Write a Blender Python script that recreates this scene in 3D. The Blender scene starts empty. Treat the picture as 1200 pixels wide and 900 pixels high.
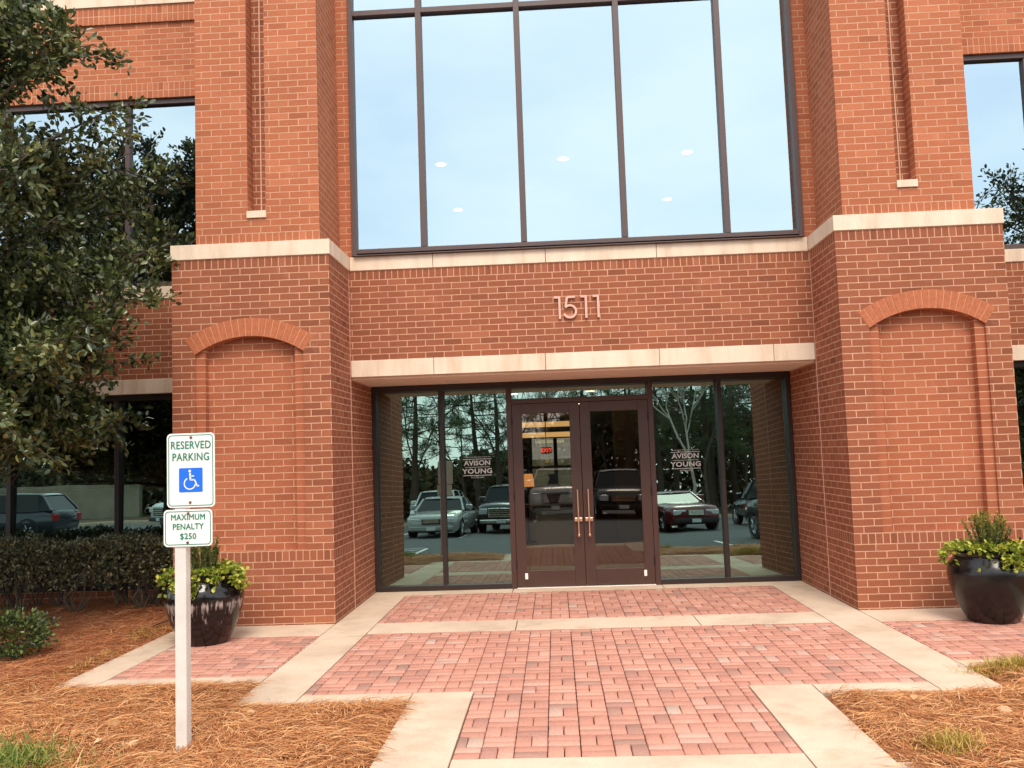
import bpy, bmesh, math, random
import numpy as np
from mathutils import Vector, Matrix
R_ = math.radians
sc = bpy.context.scene
COL = sc.collection
rng = np.random.default_rng(7)
random.seed(7)

# ------------------------------------------------------------------ camera
cd = bpy.data.cameras.new('camera'); cam = bpy.data.objects.new('camera', cd); COL.objects.link(cam)
cd.sensor_fit = 'HORIZONTAL'; cd.sensor_width = 36.0; cd.lens = 1037.434 / 1200 * 36
cd.clip_start = .05; cd.clip_end = 800
Rv = Vector((0.99823079, 0.0484841, -0.03441778)); Uv = Vector((0.03807535, -0.07665411, 0.99633047)); Fv = Vector((-0.04566793, 0.99587822, 0.07836454))
m = Matrix(((Rv.x, Uv.x, -Fv.x, -0.30447), (Rv.y, Uv.y, -Fv.y, -8.56602), (Rv.z, Uv.z, -Fv.z, 1.57061), (0, 0, 0, 1)))
cam.matrix_world = m
sc.camera = cam

# ------------------------------------------------------------------ world, sun, exposure
SUN_EL, SUN_AZ = 52, 172
w = bpy.data.worlds.new('World'); sc.world = w; w.use_nodes = True
nt = w.node_tree; nt.nodes.clear()
out = nt.nodes.new('ShaderNodeOutputWorld'); bg = nt.nodes.new('ShaderNodeBackground'); bg.inputs['Strength'].default_value = 0.12
sky = nt.nodes.new('ShaderNodeTexSky'); sky.sky_type = 'NISHITA'; sky.sun_disc = False
sky.sun_elevation = R_(SUN_EL); sky.sun_rotation = R_(SUN_AZ); sky.air_density = 1.2; sky.dust_density = 2.0
tc = nt.nodes.new('ShaderNodeTexCoord'); mp = nt.nodes.new('ShaderNodeMapping'); mp.inputs['Scale'].default_value = (2.6, 2.6, 6.5)
nz = nt.nodes.new('ShaderNodeTexNoise'); nz.inputs['Scale'].default_value = 1.3; nz.inputs['Detail'].default_value = 5; nz.inputs['Roughness'].default_value = .5
rp = nt.nodes.new('ShaderNodeValToRGB'); rp.color_ramp.elements[0].position = .36; rp.color_ramp.elements[0].color = (.34, .34, .34, 1); rp.color_ramp.elements[1].position = .64; rp.color_ramp.elements[1].color = (.95, .95, .95, 1)
mx = nt.nodes.new('ShaderNodeMixRGB'); mx.inputs['Color2'].default_value = (9.3, 9.2, 9.0, 1)
nt.links.new(tc.outputs['Generated'], mp.inputs['Vector']); nt.links.new(mp.outputs['Vector'], nz.inputs['Vector']); nt.links.new(nz.outputs['Fac'], rp.inputs['Fac'])
nt.links.new(rp.outputs['Color'], mx.inputs['Fac']); nt.links.new(sky.outputs['Color'], mx.inputs['Color1']); nt.links.new(mx.outputs['Color'], bg.inputs['Color']); nt.links.new(bg.outputs['Background'], out.inputs['Surface'])
sl = bpy.data.lights.new('sun', 'SUN'); sl.energy = 1.3; sl.angle = R_(22); sl.color = (1.0, .90, .76)
so = bpy.data.objects.new('sun', sl); COL.objects.link(so); so.location = (0, -30, 40)
so.rotation_euler = (R_(90 - SUN_EL), 0, R_(SUN_AZ - 180) * -1)
sc.view_settings.view_transform = 'Standard'; sc.view_settings.look = 'None'; sc.view_settings.gamma = 1; sc.view_settings.use_curve_mapping = False
sc.view_settings.exposure = 1.0

# ------------------------------------------------------------------ helpers
def lin(r, g, b):
    f = lambda c: (c / 255 / 12.92) if c / 255 <= .04045 else ((c / 255 + .055) / 1.055) ** 2.4
    return (f(r), f(g), f(b), 1)

def tag(o, label=None, cat=None, group=None, kind=None):
    if label: o['label'] = label
    if cat: o['category'] = cat
    if group: o['group'] = group
    if kind: o['kind'] = kind
    return o

def empty(name, loc=(0, 0, 0), rz=0, label=None, cat=None, group=None):
    o = bpy.data.objects.new(name, None); COL.objects.link(o); o.empty_display_size = .2
    o.location = loc; o.rotation_euler = (0, 0, rz)
    return tag(o, label, cat, group)

class MB:
    """collects shapes and links them as one mesh object; uv = metres along the face"""
    def __init__(s): s.v = []; s.f = []; s.m = []; s.uv = []
    def quad(s, pts, mi=0, uv=None):
        b = len(s.v); s.v += [tuple(p) for p in pts]; s.f.append(tuple(range(b, b + len(pts)))); s.m.append(mi); s.uv.append(uv)
    def box(s, x0, x1, y0, y1, z0, z1, mi=0, skip=''):
        b = len(s.v)
        s.v += [(x0, y0, z0), (x1, y0, z0), (x1, y1, z0), (x0, y1, z0), (x0, y0, z1), (x1, y0, z1), (x1, y1, z1), (x0, y1, z1)]
        F = {'b': (0, 3, 2, 1), 't': (4, 5, 6, 7), 'f': (0, 1, 5, 4), 'k': (2, 3, 7, 6), 'l': (3, 0, 4, 7), 'r': (1, 2, 6, 5)}
        for k, f in F.items():
            if k in skip: continue
            s.f.append(tuple(b + i for i in f)); s.m.append(mi); s.uv.append(None)
    def tube(s, pts, rad, n=8, mi=0, cap=True):
        pts = [Vector(p) for p in pts]; rad = rad if hasattr(rad, '__len__') else [rad] * len(pts)
        rings = []; prev = None
        for i, p in enumerate(pts):
            d = (pts[min(i + 1, len(pts) - 1)] - pts[max(i - 1, 0)]).normalized()
            if prev is None:
                a = Vector((1, 0, 0)) if abs(d.x) < .8 else Vector((0, 1, 0))
                a = (a - d * a.dot(d)).normalized()
            else:
                a = (prev - d * prev.dot(d)).normalized()
            prev = a; c = d.cross(a); b = len(s.v)
            for k in range(n):
                t = 2 * math.pi * k / n; s.v.append(tuple(p + (a * math.cos(t) + c * math.sin(t)) * rad[i]))
            rings.append(b)
        for i in range(len(pts) - 1):
            for k in range(n):
                s.f.append((rings[i] + k, rings[i] + (k + 1) % n, rings[i + 1] + (k + 1) % n, rings[i + 1] + k)); s.m.append(mi); s.uv.append(None)
        if cap:
            s.f.append(tuple(rings[0] + k for k in reversed(range(n)))); s.m.append(mi); s.uv.append(None)
            s.f.append(tuple(rings[-1] + k for k in range(n))); s.m.append(mi); s.uv.append(None)
    def lathe(s, prof, c=(0, 0, 0), n=32, mi=0, axis='z'):
        b = len(s.v)
        for r, z in prof:
            for k in range(n):
                t = 2 * math.pi * k / n
                if axis == 'z': s.v.append((c[0] + r * math.cos(t), c[1] + r * math.sin(t), c[2] + z))
                elif axis == 'x': s.v.append((c[0] + z, c[1] + r * math.cos(t), c[2] + r * math.sin(t)))
                else: s.v.append((c[0] + r * math.cos(t), c[1] + z, c[2] - r * math.sin(t)))
        for i in range(len(prof) - 1):
            for k in range(n):
                s.f.append((b + i * n + k, b + i * n + (k + 1) % n, b + (i + 1) * n + (k + 1) % n, b + (i + 1) * n + k)); s.m.append(mi); s.uv.append(None)
    def prism_y(s, poly, y0, y1, mi=0):
        """polygon in (x,z) extruded from y0 (front) to y1"""
        n = len(poly); b = len(s.v)
        s.v += [(x, y0, z) for x, z in poly] + [(x, y1, z) for x, z in poly]
        s.f.append(tuple(b + i for i in range(n))); s.m.append(mi); s.uv.append(None)
        s.f.append(tuple(b + n + i for i in reversed(range(n)))); s.m.append(mi); s.uv.append(None)
        for i in range(n):
            j = (i + 1) % n; s.f.append((b + i, b + n + i, b + n + j, b + j)); s.m.append(mi); s.uv.append(None)
    def build(s, name, mats, parent=None, smooth=None, bevel=None, recalc=True):
        me = bpy.data.meshes.new(name); me.from_pydata(s.v, [], s.f)
        if not isinstance(mats, (list, tuple)): mats = [mats]
        for mt in mats: me.materials.append(mt)
        me.polygons.foreach_set('material_index', s.m)
        uvl = me.uv_layers.new(name='UVMap'); data = np.zeros((len(me.loops), 2), np.float32)
        vs = s.v
        for p, uv in zip(me.polygons, s.uv):
            n = p.normal; ax = max(range(3), key=lambda i: abs(n[i]))
            for k, li in enumerate(p.loop_indices):
                if uv is not None: data[li] = uv[k]; continue
                x, y, z = vs[me.loops[li].vertex_index]
                data[li] = (y, z) if ax == 0 else (x, z) if ax == 1 else (x, y)
        uvl.data.foreach_set('uv', data.ravel())
        if recalc:
            bm = bmesh.new(); bm.from_mesh(me)
            if smooth is not None: bmesh.ops.remove_doubles(bm, verts=bm.verts, dist=1e-5)
            bmesh.ops.recalc_face_normals(bm, faces=bm.faces); bm.to_mesh(me); bm.free()
        o = bpy.data.objects.new(name, me); COL.objects.link(o)
        if parent: o.parent = parent
        if bevel:
            md = o.modifiers.new('bevel', 'BEVEL'); md.width = bevel; md.segments = 2; md.limit_method = 'ANGLE'; md.angle_limit = R_(40)
        if smooth is not None:
            me.polygons.foreach_set('use_smooth', [True] * len(me.polygons)); me.set_sharp_from_angle(angle=R_(smooth))
        return o

def np_mesh(name, verts, faces, mat, parent=None, colors=None, smooth=False):
    """verts Nx3, faces MxK (all the same size), colors per face -> 'tint' attribute"""
    me = bpy.data.meshes.new(name); M, K = faces.shape
    me.vertices.add(len(verts)); me.vertices.foreach_set('co', np.asarray(verts, np.float32).ravel())
    me.loops.add(M * K); me.loops.foreach_set('vertex_index', faces.astype(np.int32).ravel())
    me.polygons.add(M); me.polygons.foreach_set('loop_start', np.arange(0, M * K, K, dtype=np.int32)); me.polygons.foreach_set('loop_total', np.full(M, K, np.int32))
    if colors is not None:
        a = me.attributes.new('tint', 'FLOAT', 'FACE'); a.data.foreach_set('value', np.asarray(colors, np.float32))
    me.update(calc_edges=True); me.validate()
    if smooth: me.polygons.foreach_set('use_smooth', [True] * M)
    me.materials.append(mat)
    o = bpy.data.objects.new(name, me); COL.objects.link(o)
    if parent: o.parent = parent
    return o

def unit(a): return a / np.maximum(np.linalg.norm(a, axis=-1, keepdims=True), 1e-9)

def leaves(name, pos, direc, length, width, mat, parent=None, fold=.25, seed=0, tint=None):
    """folded pointed leaves: 6 verts, 2 quads each"""
    r = np.random.default_rng(seed); n = len(pos); d = unit(direc)
    side = unit(np.cross(d, unit(r.normal(size=(n, 3)) + np.array([0, 0, .6])))); nor = np.cross(side, d)
    L = (length * r.uniform(.7, 1.25, n))[:, None]; W = (width * r.uniform(.75, 1.2, n))[:, None]
    base = pos; tip = pos + d * L; f = nor * W * fold
    v = np.stack([base, pos + d * L * .3 + side * W * .5 + f, pos + d * L * .7 + side * W * .42 + f, tip, pos + d * L * .7 - side * W * .42 + f, pos + d * L * .3 - side * W * .5 + f], 1).reshape(-1, 3)
    b = (np.arange(n) * 6)[:, None]
    q = np.concatenate([b + np.array([[0, 1, 2, 3]]), b + np.array([[0, 3, 4, 5]])], 1).reshape(-1, 4)
    t = r.uniform(0, 1, n) if tint is None else tint
    return np_mesh(name, v, q, mat, parent, np.repeat(t, 2))

def ribbons(name, pos, az, length, width, rise, curl, mat, parent=None, tint=None, seed=0, seg=3):
    """thin curved strips lying near the ground or standing up"""
    r = np.random.default_rng(seed); n = len(pos); P = [pos]; h = np.stack([np.cos(az), np.sin(az), np.zeros(n)], 1)
    a = az.copy(); el = rise.copy(); p = pos.copy()
    for k in range(seg):
        st = (length / seg)[:, None]; p = p + np.stack([np.cos(a) * np.cos(el), np.sin(a) * np.cos(el), np.sin(el)], 1) * st
        P.append(p.copy()); a = a + curl; el = el - np.abs(curl) * .5 - .12 * (rise > .1)
    wv = np.stack([-np.sin(az), np.cos(az), r.uniform(-.6, .6, n)], 1); wv = unit(wv) * (width * .5)[:, None]
    vs = []
    for k, pp in enumerate(P):
        s_ = 1 if k < seg else .35; vs += [pp + wv * s_, pp - wv * s_]
    v = np.stack(vs, 1).reshape(-1, 3); K = 2 * (seg + 1); b = (np.arange(n) * K)[:, None]
    q = np.concatenate([b + np.array([[2 * k, 2 * k + 1, 2 * k + 3, 2 * k + 2]]) for k in range(seg)], 1).reshape(-1, 4)
    t = r.uniform(0, 1, n) if tint is None else tint
    return np_mesh(name, v, q, mat, parent, np.repeat(t, seg))

# ------------------------------------------------------------------ materials
def new_mat(name):
    mt = bpy.data.materials.new(name); mt.use_nodes = True; t = mt.node_tree
    return mt, t, t.nodes['Principled BSDF']
def N(t, kind, **kw):
    n = t.nodes.new(kind)
    for k, v in kw.items():
        if hasattr(n, k): setattr(n, k, v)
        else: n.inputs[k.replace('_', ' ')].default_value = v
    return n
def ramp(t, stops):
    n = t.nodes.new('ShaderNodeValToRGB'); e = n.color_ramp.elements
    while len(e) < len(stops): e.new(.5)
    for i, (p, c) in enumerate(stops): e[i].position = p; e[i].color = c if len(c) == 4 else (*c, 1)
    return n
def plain(name, col, rough=.5, metal=0, noise=0, nscale=20, spec=.5, bump=0, coat=0):
    mt, t, b = new_mat(name); b.inputs['Roughness'].default_value = rough; b.inputs['Metallic'].default_value = metal; b.inputs['Specular IOR Level'].default_value = spec
    b.inputs['Coat Weight'].default_value = coat
    if noise or bump:
        tcn = N(t, 'ShaderNodeTexCoord'); nz = N(t, 'ShaderNodeTexNoise', Scale=nscale, Detail=6.0, Roughness=.6); t.links.new(tcn.outputs['Object'], nz.inputs['Vector'])
    if noise:
        c0 = tuple(max(0, c * (1 - noise)) for c in col[:3]); c1 = tuple(min(1, c * (1 + noise)) for c in col[:3])
        rp = ramp(t, [(.3, c0), (.7, c1)]); t.links.new(nz.outputs['Fac'], rp.inputs['Fac']); t.links.new(rp.outputs['Color'], b.inputs['Base Color'])
    else: b.inputs['Base Color'].default_value = col
    if bump:
        bp = N(t, 'ShaderNodeBump', Strength=bump, Distance=.01); t.links.new(nz.outputs['Fac'], bp.inputs['Height']); t.links.new(bp.outputs['Normal'], b.inputs['Normal'])
    return mt
def emit(name, col, st):
    mt, t, b = new_mat(name); b.inputs['Base Color'].default_value = (.8, .8, .8, 1); b.inputs['Emission Color'].default_value = col; b.inputs['Emission Strength'].default_value = st
    return mt
def tinted(name, stops, rough=.5, spec=.4, trans=0, gloss_noise=0):
    """colour from the per-face random 'tint' attribute"""
    mt, t, b = new_mat(name); at = N(t, 'ShaderNodeAttribute', attribute_name='tint'); rp = ramp(t, stops)
    t.links.new(at.outputs['Fac'], rp.inputs['Fac']); t.links.new(rp.outputs['Color'], b.inputs['Base Color'])
    b.inputs['Roughness'].default_value = rough; b.inputs['Specular IOR Level'].default_value = spec
    if trans:
        tr = N(t, 'ShaderNodeBsdfTranslucent'); t.links.new(rp.outputs['Color'], tr.inputs['Color']); ms = N(t, 'ShaderNodeMixShader'); ms.inputs[0].default_value = trans
        t.links.new(b.outputs[0], ms.inputs[1]); t.links.new(tr.outputs[0], ms.inputs[2]); t.links.new(ms.outputs[0], t.nodes['Material Output'].inputs['Surface'])
    return mt

def brick(name, dark, mid, light, mortar, bw=.1985, rh=.0677, off=.5):
    mt, t, b = new_mat(name)
    uv = N(t, 'ShaderNodeUVMap', uv_map='UVMap')
    nz0 = N(t, 'ShaderNodeTexNoise', Scale=9.0, Detail=3.0); t.links.new(uv.outputs['UV'], nz0.inputs['Vector'])
    wob = N(t, 'ShaderNodeVectorMath', operation='MULTIPLY_ADD'); wob.inputs[1].default_value = (.006, .006, 0)
    t.links.new(nz0.outputs['Color'], wob.inputs[0]); t.links.new(uv.outputs['UV'], wob.inputs[2])
    br = N(t, 'ShaderNodeTexBrick'); br.offset = off; br.offset_frequency = 2; br.squash = 1
    for k, v in (('Scale', 1), ('Mortar Size', .0052), ('Mortar Smooth', .15), ('Bias', 0), ('Brick Width', bw), ('Row Height', rh)): br.inputs[k].default_value = v
    br.inputs['Color1'].default_value = (0, 0, 0, 1); br.inputs['Color2'].default_value = (1, 1, 1, 1); br.inputs['Mortar'].default_value = (.5, .5, .5, 1)
    t.links.new(wob.outputs[0], br.inputs['Vector'])
    rp = ramp(t, [(0, dark), (.12, mid), (.7, mid), (1, light)]); t.links.new(br.outputs['Color'], rp.inputs['Fac'])
    # grain inside each brick and soft large weathering
    n1 = N(t, 'ShaderNodeTexNoise', Scale=60.0, Detail=5.0, Roughness=.7); t.links.new(uv.outputs['UV'], n1.inputs['Vector'])
    n2 = N(t, 'ShaderNodeTexNoise', Scale=1.1, Detail=4.0, Roughness=.55); t.links.new(uv.outputs['UV'], n2.inputs['Vector'])
    g = ramp(t, [(.25, (.78, .78, .78)), (.75, (1.16, 1.16, 1.16))]); t.links.new(n1.outputs['Fac'], g.inputs['Fac'])
    g2 = ramp(t, [(.28, (.86, .86, .87)), (.5, (1, 1, 1)), (.72, (1.1, 1.09, 1.08))]); t.links.new(n2.outputs['Fac'], g2.inputs['Fac'])
    m1 = N(t, 'ShaderNodeMixRGB', blend_type='MULTIPLY'); m1.inputs[0].default_value = 1; t.links.new(rp.outputs[0], m1.inputs[1]); t.links.new(g.outputs[0], m1.inputs[2])
    m2 = N(t, 'ShaderNodeMixRGB', blend_type='MULTIPLY'); m2.inputs[0].default_value = 1; t.links.new(m1.outputs[0], m2.inputs[1]); t.links.new(g2.outputs[0], m2.inputs[2])
    nm = N(t, 'ShaderNodeTexNoise', Scale=5.0, Detail=5.0, Roughness=.7); t.links.new(uv.outputs['UV'], nm.inputs['Vector'])
    rm = ramp(t, [(.3, tuple(c * .78 for c in mortar[:3])), (.7, tuple(min(1, c * 1.12) for c in mortar[:3]))]); t.links.new(nm.outputs['Fac'], rm.inputs['Fac'])
    m3 = N(t, 'ShaderNodeMixRGB'); t.links.new(br.outputs['Fac'], m3.inputs[0]); t.links.new(m2.outputs[0], m3.inputs[1]); t.links.new(rm.outputs[0], m3.inputs[2])
    n4 = N(t, 'ShaderNodeTexNoise', Scale=2.3, Detail=9.0, Roughness=.72); t.links.new(uv.outputs['UV'], n4.inputs['Vector']); e4 = ramp(t, [(.58, (0, 0, 0)), (.78, (.34, .34, .34))]); t.links.new(n4.outputs['Fac'], e4.inputs[0])
    m4 = N(t, 'ShaderNodeMixRGB'); t.links.new(e4.outputs[0], m4.inputs[0]); t.links.new(m3.outputs[0], m4.inputs[1]); m4.inputs[2].default_value = mortar; m3 = m4
    t.links.new(m3.outputs[0], b.inputs['Base Color']); b.inputs['Roughness'].default_value = .85; b.inputs['Specular IOR Level'].default_value = .25
    hm = N(t, 'ShaderNodeMath', operation='MULTIPLY_ADD'); hm.inputs[1].default_value = -1; t.links.new(br.outputs['Fac'], hm.inputs[0])
    hs = N(t, 'ShaderNodeMath', operation='MULTIPLY'); hs.inputs[1].default_value = .25; t.links.new(n1.outputs['Fac'], hs.inputs[0]); t.links.new(hs.outputs[0], hm.inputs[2])
    bp = N(t, 'ShaderNodeBump', Strength=.65, Distance=.006); t.links.new(hm.outputs[0], bp.inputs['Height']); t.links.new(bp.outputs['Normal'], b.inputs['Normal'])
    return mt

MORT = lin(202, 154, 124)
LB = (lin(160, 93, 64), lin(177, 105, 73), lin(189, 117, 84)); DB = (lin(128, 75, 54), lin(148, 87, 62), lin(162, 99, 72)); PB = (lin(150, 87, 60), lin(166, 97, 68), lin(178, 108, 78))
M = {}
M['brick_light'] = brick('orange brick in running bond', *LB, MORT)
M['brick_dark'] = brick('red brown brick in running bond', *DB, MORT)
M['brick_panel'] = brick('orange brick of the recessed panels', *PB, MORT)
M['row_light'] = brick('orange rowlock brick', *LB, MORT, bw=.0677, rh=.1015, off=0)
M['row_dark'] = brick('red brown rowlock brick', *DB, MORT, bw=.0677, rh=.1015, off=0)
M['stack_light'] = brick('stacked jamb brick', *PB, MORT, bw=.2, rh=.0677, off=0)
M['mortar'] = plain('mortar', MORT, .9, noise=.12, nscale=30)
M['sealant'] = plain('pale joint sealant', lin(214, 164, 138), .7, noise=.1)
def limestone():
    mt, t, b = new_mat('buff cast limestone'); tcn = N(t, 'ShaderNodeTexCoord'); n1 = N(t, 'ShaderNodeTexNoise', Scale=1.7, Detail=6.0, Roughness=.6); n2 = N(t, 'ShaderNodeTexNoise', Scale=120.0, Detail=3.0)
    mpn = N(t, 'ShaderNodeMapping'); mpn.inputs['Scale'].default_value = (3.2, 3.2, .7); t.links.new(tcn.outputs['Object'], mpn.inputs[0]); t.links.new(mpn.outputs[0], n1.inputs['Vector']); t.links.new(tcn.outputs['Object'], n2.inputs['Vector'])
    r1 = ramp(t, [(.25, lin(202, 178, 152)), (.5, lin(226, 204, 181)), (.8, lin(236, 217, 196))]); r2 = ramp(t, [(.3, (.9, .9, .9)), (.7, (1.04, 1.04, 1.04))])
    t.links.new(n1.outputs['Fac'], r1.inputs[0]); t.links.new(n2.outputs['Fac'], r2.inputs[0]); mm = N(t, 'ShaderNodeMixRGB', blend_type='MULTIPLY'); mm.inputs[0].default_value = 1
    t.links.new(r1.outputs[0], mm.inputs[1]); t.links.new(r2.outputs[0], mm.inputs[2]); t.links.new(mm.outputs[0], b.inputs['Base Color']); b.inputs['Roughness'].default_value = .8
    return mt
M['limestone'] = limestone()
def concrete():
    mt, t, b = new_mat('broom finished concrete'); tcn = N(t, 'ShaderNodeTexCoord')
    n1 = N(t, 'ShaderNodeTexNoise', Scale=1.4, Detail=7.0, Roughness=.62); n2 = N(t, 'ShaderNodeTexNoise', Scale=90.0, Detail=4.0, Roughness=.7); n3 = N(t, 'ShaderNodeTexNoise', Scale=2.3, Detail=8.0, Roughness=.65)
    for n in (n1, n2, n3): t.links.new(tcn.outputs['Object'], n.inputs['Vector'])
    r1 = ramp(t, [(.28, lin(184, 160, 138)), (.5, lin(206, 183, 160)), (.75, lin(219, 198, 176))]); r2 = ramp(t, [(.3, (.84, .84, .84)), (.7, (1.08, 1.08, 1.08))]); r3 = ramp(t, [(.36, (.88, .86, .84)), (.46, (1, 1, 1)), (.60, (1, 1, 1)), (.74, (.80, .77, .74))])
    t.links.new(n1.outputs['Fac'], r1.inputs[0]); t.links.new(n2.outputs['Fac'], r2.inputs[0]); t.links.new(n3.outputs['Fac'], r3.inputs[0])
    a = N(t, 'ShaderNodeMixRGB', blend_type='MULTIPLY'); a.inputs[0].default_value = 1; t.links.new(r1.outputs[0], a.inputs[1]); t.links.new(r2.outputs[0], a.inputs[2])
    c = N(t, 'ShaderNodeMixRGB', blend_type='MULTIPLY'); c.inputs[0].default_value = 1; t.links.new(a.outputs[0], c.inputs[1]); t.links.new(r3.outputs[0], c.inputs[2])
    t.links.new(c.outputs[0], b.inputs['Base Color']); b.inputs['Roughness'].default_value = .88; b.inputs['Specular IOR Level'].default_value = .3
    bp = N(t, 'ShaderNodeBump', Strength=.25, Distance=.004); t.links.new(n2.outputs['Fac'], bp.inputs['Height']); t.links.new(bp.outputs[0], b.inputs['Normal'])
    return mt
M['concrete'] = concrete()
def paver():
    mt, t, b = new_mat('clay paver'); at = N(t, 'ShaderNodeAttribute', attribute_name='tint')
    r1 = ramp(t, [(0, lin(164, 128, 114)), (.04, lin(174, 128, 114)), (.1, lin(186, 131, 114)), (.55, lin(195, 140, 122)), (.9, lin(203, 150, 132)), (.97, lin(194, 156, 140)), (1, lin(192, 164, 148))]); t.links.new(at.outputs['Fac'], r1.inputs[0])
    tcn = N(t, 'ShaderNodeTexCoord'); n1 = N(t, 'ShaderNodeTexNoise', Scale=70.0, Detail=5.0, Roughness=.7); n2 = N(t, 'ShaderNodeTexNoise', Scale=2.2, Detail=5.0, Roughness=.6)
    for n in (n1, n2): t.links.new(tcn.outputs['Object'], n.inputs['Vector'])
    r2 = ramp(t, [(.28, (.72, .72, .72)), (.72, (1.14, 1.14, 1.14))]); r3 = ramp(t, [(.3, (.90, .90, .90)), (.65, (1.07, 1.06, 1.05))])
    t.links.new(n1.outputs['Fac'], r2.inputs[0]); t.links.new(n2.outputs['Fac'], r3.inputs[0])
    a = N(t, 'ShaderNodeMixRGB', blend_type='MULTIPLY'); a.inputs[0].default_value = 1; t.links.new(r1.outputs[0], a.inputs[1]); t.links.new(r2.outputs[0], a.inputs[2])
    c = N(t, 'ShaderNodeMixRGB', blend_type='MULTIPLY'); c.inputs[0].default_value = 1; t.links.new(a.outputs[0], c.inputs[1]); t.links.new(r3.outputs[0], c.inputs[2])
    t.links.new(c.outputs[0], b.inputs['Base Color']); b.inputs['Roughness'].default_value = .85; b.inputs['Specular IOR Level'].default_value = .3
    bp = N(t, 'ShaderNodeBump', Strength=.3, Distance=.004); t.links.new(n1.outputs['Fac'], bp.inputs['Height']); t.links.new(bp.outputs[0], b.inputs['Normal'])
    return mt
M['paver'] = paver()
M['joint_sand'] = plain('dark joint sand', lin(78, 58, 48), .95, noise=.3, nscale=40)
M['bronze'] = plain('bronze aluminium darkened for shade', lin(42, 30, 28), .45, noise=.06, nscale=6)  # same bronze as the doors, with the frames' shade put into the colour
M['bronze_door'] = plain('brown painted door aluminium', lin(70, 46, 39), .42, noise=.07, nscale=5)
M['frame_up'] = plain('brown aluminium mullion', lin(84, 66, 64), .45, noise=.05)
M['soffit'] = plain('warm painted soffit', lin(236, 212, 192), .8, noise=.04)
M['black'] = plain('black void', lin(12, 11, 11), .8)
M['rubber'] = plain('black rubber', lin(24, 24, 25), .8, noise=.2)
M['chrome'] = plain('bright chrome', (.8, .78, .76, 1), .15, 1)
M['brass'] = plain('satin bronze pull', lin(236, 196, 166), .34, 1)
M['alu'] = plain('aluminium threshold', lin(214, 202, 190), .4, .6)
M['digit'] = plain('bronze painted numeral', lin(214, 168, 150), .45, .1)
def glass(name, fac, tint, refl=(1, 1, 1, 1), wav=.0):
    mt, t, b = new_mat(name); t.nodes.remove(b)
    tr = N(t, 'ShaderNodeBsdfTransparent'); tr.inputs['Color'].default_value = tint; gl = N(t, 'ShaderNodeBsdfGlossy'); gl.inputs['Roughness'].default_value = 0.0; gl.inputs['Color'].default_value = refl
    lw = N(t, 'ShaderNodeLayerWeight', Blend=.25); mr = N(t, 'ShaderNodeMapRange'); mr.inputs['To Min'].default_value = fac; mr.inputs['To Max'].default_value = min(1, fac + .35); t.links.new(lw.outputs['Fresnel'], mr.inputs['Value'])
    ms = N(t, 'ShaderNodeMixShader'); t.links.new(mr.outputs[0], ms.inputs[0]); t.links.new(tr.outputs[0], ms.inputs[1]); t.links.new(gl.outputs[0], ms.inputs[2]); t.links.new(ms.outputs[0], t.nodes['Material Output'].inputs['Surface'])
    if wav:
        tcn = N(t, 'ShaderNodeTexCoord'); nz = N(t, 'ShaderNodeTexNoise', Scale=1.3, Detail=1.0); t.links.new(tcn.outputs['Object'], nz.inputs['Vector']); bp = N(t, 'ShaderNodeBump', Strength=wav, Distance=.02); t.links.new(nz.outputs['Fac'], bp.inputs['Height']); t.links.new(bp.outputs[0], gl.inputs['Normal'])
    return mt
M['glass'] = glass('tinted storefront glass', .34, (.34, .35, .32, 1), (.68, 1, .92, 1), .05)
M['glass_door'] = glass('tinted door glass', .11, (.55, .52, .46, 1), (1, .94, .86, 1), .05)
M['glass_up'] = glass('reflective upper glass', .47, (.34, .42, .48, 1), (.70, .90, 1, 1), .03)
M['white_paint'] = plain('weathered white painted steel', lin(212, 204, 196), .6, noise=.10, nscale=9, bump=.1)
M['sign_white'] = plain('white sign sheeting', lin(228, 225, 222), .5, noise=.04, nscale=7)
M['sign_green'] = plain('green sign ink', lin(20, 122, 92), .5)
M['sign_blue'] = plain('blue sign ink', lin(12, 104, 216), .5)
M['vinyl'] = plain('white vinyl lettering', lin(178, 178, 172), .6)
M['bolt'] = plain('rusty bolt', lin(122, 84, 62), .5, .5)
M['asphalt'] = plain('asphalt', lin(78, 80, 82), .9, noise=.28, nscale=9, bump=.2)
M['line_paint'] = plain('white line paint', lin(222, 222, 216), .8, noise=.1)
M['soil'] = plain('soil and straw litter', lin(152, 98, 62), .95, noise=.45, nscale=22, bump=.5)
M['lawn'] = plain('winter lawn', lin(96, 92, 58), .95, noise=.35, nscale=3, bump=.3)
M['leaf_litter'] = plain('forest floor', lin(88, 70, 48), .95, noise=.4, nscale=2)
M['bark'] = plain('grey brown bark', lin(92, 80, 68), .9, noise=.35, nscale=14, bump=.5)
M['bark_pale'] = plain('pale bark', lin(176, 166, 150), .85, noise=.25, nscale=10, bump=.3)
M['bark_pine'] = plain('dark pine bark', lin(74, 60, 50), .9, noise=.35, nscale=10, bump=.5)
M['holly'] = tinted('holly leaf', [(0, lin(34, 45, 26)), (.4, lin(60, 75, 40)), (.75, lin(93, 105, 57)), (1, lin(150, 152, 94))], .3, .7, .18)
M['hedge'] = tinted('hedge leaf', [(0, lin(46, 52, 36)), (.45, lin(80, 86, 58)), (.8, lin(122, 122, 84)), (1, lin(172, 160, 114))], .4, .6, .15)
M['box'] = tinted('boxwood leaf', [(0, lin(30, 42, 24)), (.5, lin(52, 70, 36)), (1, lin(112, 128, 56))], .4, .5, .15)
M['jenny'] = tinted('lime creeping leaf', [(0, lin(92, 110, 36)), (.5, lin(142, 156, 52)), (1, lin(198, 196, 84))], .5, .4, .25)
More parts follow.
